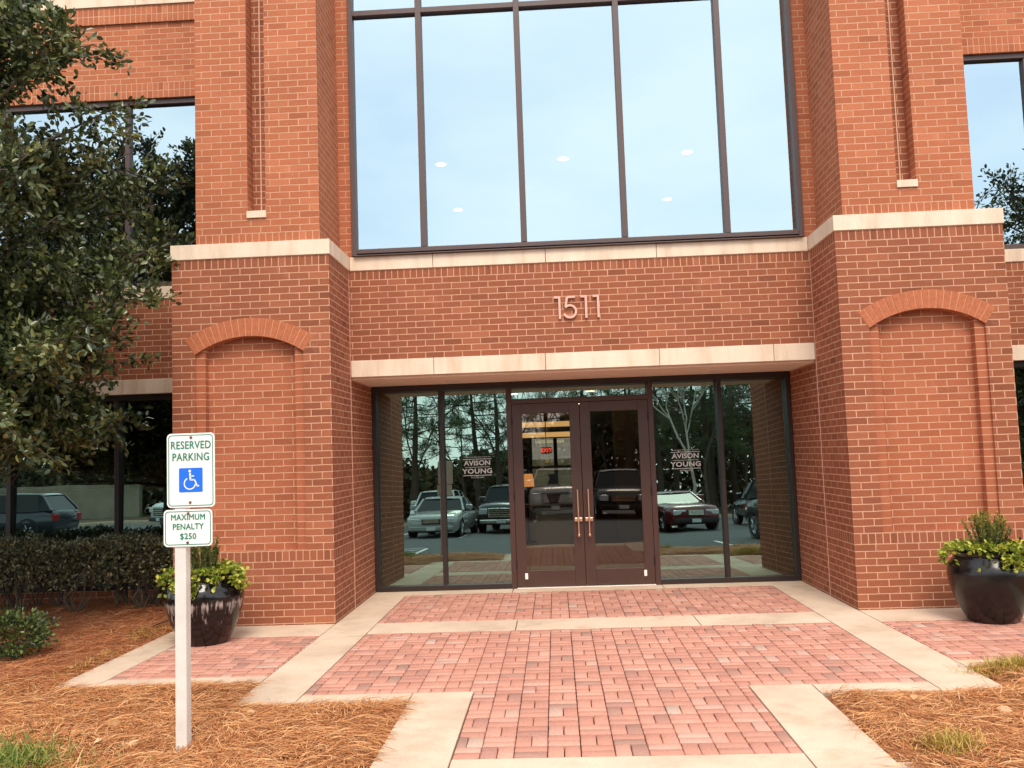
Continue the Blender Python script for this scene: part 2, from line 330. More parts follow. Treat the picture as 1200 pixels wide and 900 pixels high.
M['rosemary'] = tinted('upright evergreen needle', [(0, lin(62, 74, 34)), (.6, lin(110, 116, 48)), (1, lin(176, 146, 58))], .5, .4, .15)
M['pine_needle'] = tinted('pine needles', [(0, lin(50, 66, 44)), (.6, lin(78, 98, 60)), (1, lin(116, 128, 80))], .6, .3, .2)
M['woods'] = tinted('far woodland', [(0, lin(48, 50, 36)), (.5, lin(72, 74, 50)), (.8, lin(100, 88, 62)), (1, lin(120, 106, 80))], .8, .2)
M['straw'] = tinted('pine straw needle', [(0, lin(140, 84, 50)), (.25, lin(184, 118, 72)), (.7, lin(209, 150, 98)), (1, lin(230, 188, 138))], .6, .3, .1)
M['straw_old'] = tinted('weathered pine straw needle', [(0, lin(124, 70, 44)), (.4, lin(176, 108, 68)), (.8, lin(202, 134, 88)), (1, lin(222, 170, 122))], .6, .3, .1)
M['grass'] = tinted('green grass blade', [(0, lin(70, 92, 34)), (.6, lin(112, 134, 52)), (1, lin(170, 168, 84))], .5, .3, .25)
M['grass_dry'] = tinted('straw yellow grass blade', [(0, lin(128, 112, 46)), (.5, lin(176, 150, 70)), (1, lin(212, 186, 106))], .5, .3, .25)
M['petal'] = tinted('pansy petal', [(0, lin(70, 30, 58)), (.6, lin(96, 40, 70)), (.8, lin(222, 150, 60)), (1, lin(232, 180, 80))], .5, .3, .2)
M['berry'] = plain('red berry', lin(176, 34, 26), .3)
M['potting'] = plain('potting soil', lin(50, 38, 30), .95, noise=.4, nscale=40)
def pot_mat(name, drips):
    mt, t, b = new_mat(name); tcn = N(t, 'ShaderNodeTexCoord')
    base = ramp(t, [(.35, lin(12, 11, 12)), (.75, lin(26, 22, 22))]); n0 = N(t, 'ShaderNodeTexNoise', Scale=9.0, Detail=5.0); t.links.new(tcn.outputs['Object'], n0.inputs['Vector']); t.links.new(n0.outputs['Fac'], base.inputs[0])
    b.inputs['Roughness'].default_value = .26; b.inputs['Coat Weight'].default_value = .15; b.inputs['Coat Roughness'].default_value = .12; b.inputs['Specular IOR Level'].default_value = .4
    if drips:
        mpn = N(t, 'ShaderNodeMapping'); mpn.inputs['Scale'].default_value = (34, 34, 2.6); t.links.new(tcn.outputs['Object'], mpn.inputs[0])
        n1 = N(t, 'ShaderNodeTexNoise', Scale=1.0, Detail=5.0, Roughness=.6); t.links.new(mpn.outputs[0], n1.inputs['Vector'])
        sx = N(t, 'ShaderNodeSeparateXYZ'); t.links.new(tcn.outputs['Object'], sx.inputs[0])
        zr = ramp(t, [(.02, (.10, .10, .10)), (.28, (.26, .26, .26)), (.36, (.38, .38, .38)), (.40, (.2, .2, .2)), (.43, (0, 0, 0))]); t.links.new(sx.outputs['Z'], zr.inputs[0])
        ad = N(t, 'ShaderNodeMath', operation='ADD'); t.links.new(n1.outputs['Fac'], ad.inputs[0]); t.links.new(zr.outputs[0], ad.inputs[1])
        th = ramp(t, [(.80, (0, 0, 0)), (1.0, (.85, .85, .85))]); t.links.new(ad.outputs[0], th.inputs[0])
        mm = N(t, 'ShaderNodeMixRGB'); t.links.new(th.outputs[0], mm.inputs[0]); t.links.new(base.outputs[0], mm.inputs[1]); mm.inputs[2].default_value = lin(186, 168, 160); t.links.new(mm.outputs[0], b.inputs['Base Color'])
        rr = N(t, 'ShaderNodeMapRange'); rr.inputs['To Min'].default_value = .14; rr.inputs['To Max'].default_value = .6; t.links.new(th.outputs[0], rr.inputs[0]); t.links.new(rr.outputs[0], b.inputs['Roughness'])
    else: t.links.new(base.outputs[0], b.inputs['Base Color'])
    return mt
M['pot'] = pot_mat('black glazed stoneware', False); M['pot_drip'] = pot_mat('black glaze with white mineral streaks', True)

# ------------------------------------------------------------------ setting: ground
def sheet(name, x0, x1, y0, y1, z, mat):
    b = MB(); b.quad([(x0, y0, z), (x1, y0, z), (x1, y1, z), (x0, y1, z)]); return tag(b.build(name, mat), kind='structure')
sheet('ground', -220, 220, -220, 220, -.19, M['lawn'])
sheet('forest_floor', -120, 120, -110, -31.5, -.186, M['leaf_litter'])
sheet('parking_lot', -24, 20, -28, -4.55, -.15, M['asphalt'])
sheet('road', -70, -24, -34, -28, -.15, M['asphalt'])
# kerbs
b = MB()
for x0, x1 in ((-24, -2.3), (2.3, 20)):
    b.box(x0, x1, -4.55, -4.40, -.19, 0.0)
b.box(-24, 20, -28.2, -28.0, -.19, 0.0)
b.box(-24, -23.85, -28, -4.55, -.19, 0.0)
tag(b.build('kerb', M['concrete'], bevel=.02), kind='structure')
# painted stall lines: near row and far row, and the hatched accessible aisle
b = MB()
def pline(x0, y0, x1, y1, wd=.1, z=-.146):
    d = Vector((x1 - x0, y1 - y0, 0)).normalized(); n = Vector((-d.y, d.x, 0)) * wd / 2
    b.quad([(x0 - n.x, y0 - n.y, z), (x1 - n.x, y1 - n.y, z), (x1 + n.x, y1 + n.y, z), (x0 + n.x, y0 + n.y, z)])
for x in (-3.57, -5.0, -7.4, -9.8, -12.2, 3.5, 5.9, 8.3, 10.7): pline(x, -4.7, x, -9.6)
for k in range(6): pline(-4.9, -5.2 - k * .8, -3.65, -5.9 - k * .8)
for k in range(-8, 8): pline(-3.4 + k * 2.4 + .0, -15.6, -3.4 + k * 2.4, -20.2)
tag(b.build('stall_lines', M['line_paint']), kind='structure')

# walkway slabs with tooled joints over a dark bed
b = MB(); b.box(-4.01, 4.01, -2.18, .01, -.15, -.03); b.box(-2.48, 2.48, .0, 1.95, -.15, -.03); b.box(-2.48, 2.48, -2.76, -2.17, -.15, -.03); b.box(-1.32, 1.32, -4.42, -2.75, -.15, -.03)
tag(b.build('paving_base', M['joint_sand']), kind='structure')
slab = MB(); J = .004
def S(x0, x1, y0, y1): slab.box(x0 + J, x1 - J, y0 + J, y1 - J, -.09, 0.0)
def S2(x0, x1, y0, y1): S(x0, x1, y0, y1); S(-x1, -x0, y0, y1)
S(-2.475, -.85, 1.62, 1.94); S(-.85, .87, 1.62, 1.94); S(.87, 2.475, 1.62, 1.94)
S2(2.065, 2.475, -.54, 1.62); S2(2.065, 2.475, -2.75, -.54)
S(-2.065, -.72, -.53, -.03); S(-.72, .93, -.53, -.03); S(.93, 2.065, -.53, -.03)
S2(2.475, 4.0, -.55, 0.0); S2(3.69, 4.0, -2.17, -.55); S2(2.475, 3.69, -2.17, -1.99)
S2(1.315, 2.065, -2.75, -2.54); S2(.905, 1.315, -3.85, -2.54)
S(-1.315, -.905, -4.4, -3.85); S(-.905, .905, -4.4, -3.85); S(.905, 1.315, -4.4, -3.85)
walk = tag(slab.build('walkway', M['concrete'], bevel=.004), kind='structure')
# kerb ramp flaring down to the lot
b = MB(); b.quad([(-1.3, -4.4, -.002), (1.3, -4.4, -.002), (1.3, -5.6, -.142), (-1.3, -5.6, -.142)])
b.quad([(-2.3, -4.4, -.002), (-1.3, -4.4, -.002), (-1.3, -5.6, -.142), (-2.3, -4.55, -.142)]); b.quad([(1.3, -4.4, -.002), (2.3, -4.4, -.002), (2.3, -4.55, -.142), (1.3, -5.6, -.142)])
b.box(-2.3, -1.315, -4.4, -4.0, -.19, -.006); b.box(1.315, 2.3, -4.4, -4.0, -.19, -.006)
tag(b.build('kerb_ramp', M['concrete']), kind='structure')

# clay pavers: basket weave, every column staggered
PW = .0885
def pavers(name, rects, seed, xo=0.0):
    r = random.Random(seed); vs = []; fs = []; ts = []
    def one(x0, x1, y0, y1):
        for (a0, a1, c0, c1) in rects:
            X0, X1, Y0, Y1 = max(x0, a0), min(x1, a1), max(y0, c0), min(y1, c1)
            if X1 - X0 < .014 or Y1 - Y0 < .014: continue
            g = r.uniform(.0018, .0036); gx = .0003; z = .001 + r.uniform(-.0012, .0016); c = .0045; tl = [r.uniform(-.0008, .0008) for _ in range(4)]
            x0_, x1_, y0_, y1_ = X0 + g + gx, X1 - g - gx, Y0 + g * .7, Y1 - g * .7; b_ = len(vs)
            vs.extend([(x0_, y0_, -.03), (x1_, y0_, -.03), (x1_, y1_, -.03), (x0_, y1_, -.03), (x0_, y0_, z - .004), (x1_, y0_, z - .004), (x1_, y1_, z - .004), (x0_, y1_, z - .004),
                       (x0_ + c, y0_ + c, z + tl[0]), (x1_ - c, y0_ + c, z + tl[1]), (x1_ - c, y1_ - c, z + tl[2]), (x0_ + c, y1_ - c, z + tl[3])])
            t = r.random()
            for k in range(4):
                j = (k + 1) % 4; fs.append((b_ + k, b_ + j, b_ + 4 + j, b_ + 4 + k)); fs.append((b_ + 4 + k, b_ + 4 + j, b_ + 8 + j, b_ + 8 + k)); ts.extend([t, t])
            fs.append((b_ + 8, b_ + 9, b_ + 10, b_ + 11)); ts.append(t)
    ax0 = min(q[0] for q in rects); ax1 = max(q[1] for q in rects); ay0 = min(q[2] for q in rects); ay1 = max(q[3] for q in rects)
    nc0 = int(math.floor((ax0 - xo) / (2 * PW))) - 1; nc1 = int(math.ceil((ax1 - xo) / (2 * PW))) + 1
    for c in range(nc0, nc1 + 1):
        x = xo + c * 2 * PW; ph = (c % 2) * 2 * PW; y = -12 * 4 * PW + ph - .13
        while y < ay1 + .2:
            if y + 4 * PW > ay0 - .2:
                one(x, x + 2 * PW, y, y + PW); one(x, x + 2 * PW, y + PW, y + 2 * PW); one(x, x + PW, y + 2 * PW, y + 4 * PW); one(x + PW, x + 2 * PW, y + 2 * PW, y + 4 * PW)
            y += 4 * PW
    return tag(np_mesh(name, np.array(vs), np.array(fs), M['paver'], None, ts), kind='structure')
pavers('brick_paving', [(-2.062, 2.062, -2.537, -.535), (-.902, .902, -3.846, -2.537)], 1, -.05)
pavers('brick_paving', [(-2.062, 2.062, -.026, 1.616)], 2, -.05)
pavers('brick_paving', [(-3.687, -2.478, -1.987, -.553)], 3, -.02)
pavers('brick_paving', [(2.478, 3.687, -1.987, -.553)], 4, .03)

# planting beds: low mounds of soil
def in_left(x, y):
    a = (x < -1.33) & (y < -2.76) & (y > -4.4); b_ = (x < -2.49) & (y < -2.19) & (y > -4.4); c = (x < -4.02) & (y < 1.9) & (y > -4.4)
    return (a | b_ | c) & (x > -11)
def in_right(x, y): return in_left(-x, y)
def edge_d(fn, x, y):
    d = np.full(x.shape, .4)
    for rr in (.04, .09, .16, .25, .35):
        for k in range(8):
            t = k * math.pi / 4; d = np.where(~fn(x + rr * math.cos(t), y + rr * math.sin(t)), np.minimum(d, rr), d)
    return d
def wob(x, y): return .5 * np.sin(x * 5.1 + 1.3 * np.sin(y * 3.7)) + .3 * np.sin(y * 7.3 + x * 2.1) + .2 * np.sin(x * 13.7 - y * 11.1)
def bed_z(fn, x, y): return -.02 + np.minimum(edge_d(fn, x, y), .3) * .13 + .014 * wob(x, y)
def bed(name, fn, x0, x1):
    st = .06; xs = np.arange(x0, x1, st); ys = np.arange(-4.4, 1.94, st); X, Y = np.meshgrid(xs, ys, indexing='ij'); Z = bed_z(fn, X, Y); ins = fn(X, Y)
    Z = np.where(ins, Z, -.03); nx, ny = X.shape; idx = np.arange(nx * ny).reshape(nx, ny)
    near = ins.copy(); near[:-1] |= ins[1:]; near[:, :-1] |= ins[:, 1:]; near[1:] |= ins[:-1]; near[:, 1:] |= ins[:, :-1]
    ok = near[:-1, :-1] & near[1:, :-1] & near[1:, 1:] & near[:-1, 1:]
    f = np.stack([idx[:-1, :-1], idx[1:, :-1], idx[1:, 1:], idx[:-1, 1:]], -1)[ok]
    tag(np_mesh(name, np.stack([X, Y, Z], -1).reshape(-1, 3), f, M['soil'], smooth=True), kind='structure')
bed('planting_bed', in_left, -11, -1.2); bed('planting_bed', in_right, 1.2, 11)

def straw(name, fn, x0, x1, y0, y1, n, mat, seed, wd=(.0022, .0042)):
    r = np.random.default_rng(seed); x = r.uniform(x0, x1, n); y = r.uniform(y0, y1, n); k = fn(x, y); x = x[k]; y = y[k]; z = bed_z(fn, x, y) + r.uniform(-.004, .03, len(x)) ** 1.0
    # tufts: neighbouring needles share a direction
    az = 2.6 * wob(x * .9 + 3, y * .9) + r.normal(0, .75, len(x))
    return tag(ribbons(name, np.stack([x, y, z], 1), az, r.uniform(.08, .2, len(x)), r.uniform(*wd, len(x)), r.normal(.02, .16, len(x)), r.normal(0, .28, len(x)), mat, seed=seed + 1), kind='stuff')
s1 = straw('pine_straw', in_left, -4.6, -1.2, -4.4, -2.1, 52000, M['straw'], 11)
tag(s1, 'loose golden brown pine straw heaped around the sign post', 'pine straw')
s2 = straw('pine_straw', in_left, -8, -4.0, -2.4, 1.9, 42000, M['straw_old'], 12)
tag(s2, 'reddish brown pine straw under the holly tree and hedge', 'pine straw')
s3 = straw('pine_straw', in_right, 1.2, 4.6, -4.4, -2.1, 48000, M['straw'], 13)
tag(s3, 'golden brown pine straw mounded beside the right hand walk', 'pine straw')

# ------------------------------------------------------------------ the office building
BLD = empty('office_building', (0, 0, 0), 0, 'red brick office building with limestone bands and a recessed glass entrance', 'building')
IN, OUT, UI, UO, G, H, WY = 2.474, 4.062, 2.567, 3.822, 1.943, .857, 1.95
ZB, ZT, ZL0, ZL1, ZTOP = 3.6096, 3.7603, 2.448, 2.627, 11.2
ZS0, ZS1 = .6093, .7110
def wall_uv(mb, a, c, z0, z1, mi, rh, u0=0.0, flip=False):
    """vertical rectangle between ground points a, c; v counts whole courses from z0"""
    L = math.hypot(c[0] - a[0], c[1] - a[1]); n = max(1, round((z1 - z0) / rh)); V = n * rh
    mb.quad([(a[0], a[1], z0), (c[0], c[1], z0), (c[0], c[1], z1), (a[0], a[1], z1)], mi, [(u0, 0), (u0 + L, 0), (u0 + L, V), (u0, V)])
RH, RW = .0677, .1015
MATS_D = [M['brick_dark'], M['row_dark'], M['brick_panel'], M['stack_light'], M['mortar']]
MATS_L = [M['brick_light'], M['row_light'], M['sealant'], M['limestone']]

def lower_pier(sx):
    mb = MB(); xi, xo = sx * IN, sx * OUT
    # niche geometry
    n0, n1 = 2.744, 3.832; cxn = (n0 + n1) / 2; hw = (n1 - n0) / 2; spr, cr = 2.65, 2.819; rise = cr - spr; rad = (hw * hw + rise * rise) / (2 * rise); cz = cr - rad
    # front face in bands
    def front(x0, x1, z0, z1, mi, rh):
        xa, xb = (sx * x0, sx * x1) if sx > 0 else (sx * x1, sx * x0)
        wall_uv(mb, (xa, 0), (xb, 0), z0, z1, mi, rh, (xa - (IN if sx > 0 else -OUT)))
    front(IN, OUT, -.18, ZS0, 0, RH); front(IN, OUT, ZS0, ZS1, 1, RW)
    zr = ZB - RW; rows = lambda z: ZS1 + round((z - ZS1) / .06821) * .06821
    # field beside the niche (left and right strips up to above the arch), then solid above
    ztop = cr + .24
    def strip(x0, x1, z0, z1):
        xa, xb = (sx * x0, sx * x1) if sx > 0 else (sx * x1, sx * x0); u = xa - (IN if sx > 0 else -OUT)
        v0, v1 = (z0 - ZS1) / .06821 * RH, (z1 - ZS1) / .06821 * RH
        mb.quad([(xa, 0, z0), (xb, 0, z0), (xb, 0, z1), (xa, 0, z1)], 0, [(u, v0), (u + xb - xa, v0), (u + xb - xa, v1), (u, v1)])
    strip(IN, n0, ZS1, ztop); strip(n1, OUT, ZS1, ztop); strip(IN, OUT, ztop, zr); front(IN, OUT, zr, ZB, 1, RW)
    # spandrel over the arch as a fan of quads
    K = 18; xs = [n0 + (n1 - n0) * k / K for k in range(K + 1)]; za = [cz + math.sqrt(rad * rad - (x - cxn) ** 2) for x in xs]
    uvp = lambda x, z: (x * sx - (IN if sx > 0 else -OUT), (z - ZS1) / .06821 * RH)
    for k in range(K):
        a0, a1 = xs[k], xs[k + 1]; P = [(a0, za[k]), (a1, za[k + 1]), (a1, ztop), (a0, ztop)]
        if sx < 0: P = [P[1], P[0], P[3], P[2]]
        mb.quad([(sx * x, 0, z) for x, z in P], 0, [uvp(x, z) for x, z in P])
        # intrados soffit
        mb.quad([(sx * a0, 0, za[k]), (sx * a1, 0, za[k + 1]), (sx * a1, .11, za[k + 1]), (sx * a0, .11, za[k])], 2)
    # jamb step and recessed panel
    d1, d2, jw = .028, .105, .094
    for e0, e1, outer in ((n0, n0 + jw, n0), (n1 - jw, n1, n1)):
        zt0, zt1 = [cz + math.sqrt(rad * rad - (x - cxn) ** 2) for x in (e0, e1)]
        xa, xb = sx * e0, sx * e1
        P = [(xa, d1, ZS1), (xb, d1, ZS1), (xb, d1, zt1), (xa, d1, zt0)]
        vv = lambda z: (z - ZS1) / .06821 * RH
        mb.quad(P, 3, [(0.003, 0), (jw, 0), (jw, vv(zt1)), (.003, vv(zt0))])
        zo = zt0 if outer == e0 else zt1
        mb.quad([(sx * outer, 0, ZS1), (sx * outer, d1, ZS1), (sx * outer, d1, zo), (sx * outer, 0, zo)], 3, [(0, 0), (d1, 0), (d1, vv(zo)), (0, vv(zo))])
        inner = e1 if outer == e0 else e0; zi = zt1 if outer == e0 else zt0
        mb.quad([(sx * inner, d1, ZS1), (sx * inner, d2, ZS1), (sx * inner, d2, zi), (sx * inner, d1, zi)], 3, [(0, 0), (d2 - d1, 0), (d2 - d1, vv(zi)), (0, vv(zi))])
    p0, p1 = n0 + jw, n1 - jw; K2 = 16; xs = [p0 + (p1 - p0) * k / K2 for k in range(K2 + 1)]; za = [cz + math.sqrt(rad * rad - (x - cxn) ** 2) for x in xs]
    for k in range(K2):
        P = [(xs[k], ZS1), (xs[k + 1], ZS1), (xs[k + 1], za[k + 1]), (xs[k], za[k])]
        mb.quad([(sx * x, d2, z) for x, z in P], 2, [(sx * (x - p0) + .05, (z - ZS1) / .06821 * RH) for x, z in P])
    mb.quad([(sx * n0, 0, ZS1), (sx * n1, 0, ZS1), (sx * n1, d2, ZS1), (sx * n0, d2, ZS1)], 1)
    # inner return and outer return
    for x, y1 in ((xi, 2.06), (xo, 2.06)):
        wall_uv(mb, (x, 0), (x, y1), -.18, ZS0, 0, RH, .1); wall_uv(mb, (x, 0), (x, y1), ZS0, ZS1, 1, RW)
        v = ZB - RW; wall_uv(mb, (x, 0), (x, y1), ZS1, v, 0, RH, .1); wall_uv(mb, (x, 0), (x, y1), v, ZB, 1, RW)
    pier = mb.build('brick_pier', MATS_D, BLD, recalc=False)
    # arch ring of separate tapered bricks set a few mm proud, on a mortar ring
    ar = MB(); th0 = math.asin(hw / rad); nb = 19; r0, r1 = rad + .002, rad + .182
    def ringpt(r_, t): return (sx * cxn + r_ * math.sin(t), cz + r_ * math.cos(t))
    for k in range(nb):
        t0 = -th0 + 2 * th0 * k / nb + .0042; t1 = -th0 + 2 * th0 * (k + 1) / nb - .0042
        jit = random.uniform(-.0015, .0015)
        ar.prism_y([ringpt(r0, t0), ringpt(r0, t1), ringpt(r1, t1), ringpt(r1, t0)], -.007 + jit, .09, 0)
    ar.prism_y([ringpt(r0 + .001, -th0 + 2 * th0 * k / 24) for k in range(25)] + [ringpt(r1 - .001, th0 - 2 * th0 * k / 24) for k in range(25)], -.0025, .088, 1)
    M.setdefault('arch_brick', plain('orange arch brick', lin(174, 100, 65), .85, noise=.18, nscale=34, bump=.25))
    ar.build('brick_arch', [M['arch_brick'], M['mortar']], BLD)
    # sealant joint where the fascia meets the return
    sj = MB(); sj.box(*sorted((sx * (IN - .004), sx * (IN + .004))), H - .018, H - .006, 0.0, ZB - .002)
    sj.build('control_joint', M['sealant'], BLD)
for s_ in (-1, 1): lower_pier(s_)

def upper_pier(sx):
    mb = MB(); y0 = .018; s0, s1 = 3.105, 3.292; zs = 4.085; zr = ZT + RW
    def front(x0, x1, z0, z1, mi, rh, yy=y0, off=0):
        xa, xb = (sx * x0, sx * x1) if sx > 0 else (sx * x1, sx * x0)
        n = (z1 - z0) / RH if rh == RH else 1; v0 = 0
        u = xa - (UI if sx > 0 else -UO) + .03
        V0 = (z0 - zr) if rh == RH else 0; V1 = (z1 - zr) if rh == RH else RW
        mb.quad([(xa, yy, z0), (xb, yy, z0), (xb, yy, z1), (xa, yy, z1)], mi, [(u, V0), (u + xb - xa, V0), (u + xb - xa, V1), (u, V1)])
    front(UI, UO, ZT, zr, 1, RW); front(UI, s0, zr, ZTOP, 0, RH); front(s1, UO, zr, ZTOP, 0, RH); front(s0, s1, zr, zs - .05, 0, RH)
    front(s0, s1, zs - .05, ZTOP, 4, RH, y0 + .17)  # slot back: darker brick colour deepens the shade of the recess
    for x in (s0, s1):
        mb.quad([(sx * x, y0, zs), (sx * x, y0 + .17, zs), (sx * x, y0 + .17, ZTOP), (sx * x, y0, ZTOP)], 0, [(.0, zs - zr), (.17, zs - zr), (.17, ZTOP - zr), (0, ZTOP - zr)])
    for x, y1 in ((UI, H + .05), (UO, 2.3)):
        wall_uv(mb, (sx * x, y0), (sx * x, y1), ZT, zr, 1, RW); mb.quad([(sx * x, y0, zr), (sx * x, y1, zr), (sx * x, y1, ZTOP), (sx * x, y0, ZTOP)], 0, [(.1, 0), (.1 + y1 - y0, 0), (.1 + y1 - y0, ZTOP - zr), (.1, ZTOP - zr)])
    # brick return strip beside the big window
    xa, xb = sorted((sx * 2.432, sx * UI)); V = ZTOP - ZT
    mb.quad([(xa, H, ZT - .05), (xb, H, ZT - .05), (xb, H, ZTOP), (xa, H, ZTOP)], 0, [(.02, -.05), (.02 + xb - xa, -.05), (.02 + xb - xa, V), (.02, V)])
    mb.quad([(sx * UI, y0, ZTOP), (sx * UO, y0, ZTOP), (sx * UO, 2.3, ZTOP), (sx * UI, 2.3, ZTOP)], 0)
    mb.build('upper_brick_pier', MATS_L + [M['brick_dark']], BLD, recalc=False)
    sj = MB(); xj = sx * (s0 + .10); sj.box(xj - .006, xj + .006, y0 + .162, y0 + .168, zs, ZTOP); sj.build('control_joint', M['sealant'], BLD)
    sm = MB(); xa, xb = sorted((sx * (s0 - .004), sx * (s1 + .004)))
    sm.prism_y([(xa, 4.012), (xb, 4.012), (xb, 4.082), (xa, 4.082)], y0 - .02, y0 + .168)
    sm.quad([(xa, y0 - .02, 4.083), (xb, y0 - .02, 4.083), (xb, y0 + .168, 4.125), (xa, y0 + .168, 4.125)])
    sm.build('slot_sill', M['limestone'], BLD, recalc=False)
for s_ in (-1, 1): upper_pier(s_)

# limestone band wrapping piers and fascia, in separate lengths
bd = MB(); e = .014; gp = .0025
def stone(x0, x1, y0, y1, z0, z1, sc_=bd): sc_.box(x0 + gp, x1 - gp, y0, y1, z0, z1)
stone(-OUT - e, -IN + e, -e, .10, ZB, ZT); stone(IN - e, OUT + e, -e, .10, ZB, ZT)
for sx in (-1, 1):
    xa, xb = sorted((sx * (IN - e), sx * (IN + .16))); bd.box(xa, xb, .1025, H - e - .003, ZB, ZT)
    xa, xb = sorted((sx * (OUT + e), sx * (OUT - .3))); bd.box(xa, xb, .1025, WY + .2, ZB, ZT)
for x0, x1 in ((-IN + e - .002, -1.55), (-1.55, -.33), (-.33, .86), (.86, IN - e + .002)): stone(x0, x1, H - e, H + .12, ZB, ZT)
# sloped cap closing the set-back above the band
bd.build('limestone_band', M['limestone'], BLD, bevel=.004)
ld = MB()
for x0, x1 in ((-IN + .006, -1.57), (-1.57, -.37), (-.37, .84), (.84, 2.04), (2.04, IN - .006)): ld.box(x0 + gp, x1 - gp, H - e, H + .2, ZL0, ZL1)
ld.build('limestone_lintel', M['limestone'], BLD, bevel=.004)
fa = MB(); zr = ZB - RW; wall_uv(fa, (-IN, H), (IN, H), ZL1, zr, 0, RH, .07); wall_uv(fa, (-IN, H), (IN, H), zr, ZB, 1, RW)
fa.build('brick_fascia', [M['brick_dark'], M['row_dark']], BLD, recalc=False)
so_ = MB(); so_.box(-IN, IN, H + .06, 2.1, 2.424, 2.446); so_.build('soffit', M['soffit'], BLD)
for x in (-1.45, .015, 1.55):
    dl = MB(); dl.lathe([(.001, .004), (.062, .004), (.066, -.004), (.088, -.006), (.092, .0)], (x, 1.51, 2.4235), 28, 0); o = dl.build('downlight', [M['white_paint']], BLD, smooth=40)
    lens = MB(); lens.lathe([(.0005, 0), (.058, 0)], (x, 1.51, 2.4215), 24); lens.build('lens', plain('frosted lens', lin(236, 206, 182), .5) if 'lens' not in M else M['lens'], o)

# address number on the fascia
def numeral(kind, x, z, h, sw, par):
    mb = MB(); y0, y1 = H - .034, H - .012
    if kind == '1':
        mb.box(x + .045, x + .045 + sw, y0, y1, z, z + h); mb.box(x, x + .045, y0, y1, z + h - sw, z + h)
    else:
        mb.box(x + .042, x + .125, y0, y1, z + h - sw, z + h)
        P = [(x + .040, z + h - sw * .5), (x + .022, z + h * .53)]
        d = Vector((P[1][0] - P[0][0], P[1][1] - P[0][1])).normalized(); n = Vector((-d.y, d.x)) * sw * .5
        mb.prism_y([(P[0][0] - n.x, P[0][1] - n.y), (P[1][0] - n.x, P[1][1] - n.y), (P[1][0] + n.x, P[1][1] + n.y), (P[0][0] + n.x, P[0][1] + n.y)], y0 + .0007, y1)
        c = (x + .066, z + h * .315); ro = h * .315
        pts = [(c[0] + ro * math.cos(t), c[1] + ro * math.sin(t)) for t in np.linspace(R_(138), R_(-160), 30)]
        inn = [(c[0] + (ro - sw) * math.cos(t), c[1] + (ro - sw) * math.sin(t)) for t in np.linspace(R_(138), R_(-160), 30)]
        for k in range(29): mb.prism_y([pts[k], pts[k + 1], inn[k + 1], inn[k]], y0 + .0004, y1)
    # stand-off pins
    mb.tube([(x + .055, H - .012, z + h * .9), (x + .055, H, z + h * .9)], .004, 6)
    mb.build('house_number', M['digit'], par)
for k, x in (('1', -.255), ('5', -.155), ('1', .028), ('1', .158)): numeral(k, x, 2.988, .245, .024, BLD)

# entrance storefront: frame, tilted panes, double door
TILT = math.tan(R_(1.4)); PY = 1.955
pane_y = lambda z: PY + (z - .03) * TILT
fr = MB(); FY0, FY1 = 1.90, 2.04
fr.box(-IN + .003, -.838, FY0, FY1, .0, .062); fr.box(.838, IN - .003, FY0, FY1, .0, .062); fr.box(-IN + .003, IN - .003, FY0, FY1, 2.352, 2.4235)
for x0, x1 in ((-IN + .003, -IN + .055), (IN - .055, IN - .003), (-1.668, -1.618), (1.618, 1.668)): fr.box(x0, x1, FY0, FY1, .0622, 2.3518)
fr.build('storefront_frame', M['bronze'], BLD, bevel=.004)
def pane(name, x0, x1, z0, z1, mat, par, yf=pane_y):
    mb = MB(); mb.quad([(x0, yf(z0), z0), (x1, yf(z0), z0), (x1, yf(z1), z1), (x0, yf(z1), z1)]); mb.quad([(x0, yf(z0) + .008, z0), (x0, yf(z1) + .008, z1), (x1, yf(z1) + .008, z1), (x1, yf(z0) + .008, z0)], 1)
    mb.quad([(x0, yf(z0), z0), (x0, yf(z0) + .008, z0), (x1, yf(z0) + .008, z0), (x1, yf(z0), z0)], 1)
    return mb.build(name, [mat, M['clear']], par, recalc=False)
mt, t, b_ = new_mat('clear back face'); t.nodes.remove(b_); tr = N(t, 'ShaderNodeBsdfTransparent'); t.links.new(tr.outputs[0], t.nodes['Material Output'].inputs['Surface']); M['clear'] = mt
for x0, x1 in ((-2.42, -1.667), (-1.619, -.862), (.862, 1.619), (1.667, 2.42)): pane('storefront_pane', x0, x1, .0615, 2.3525, M['glass'], BLD)
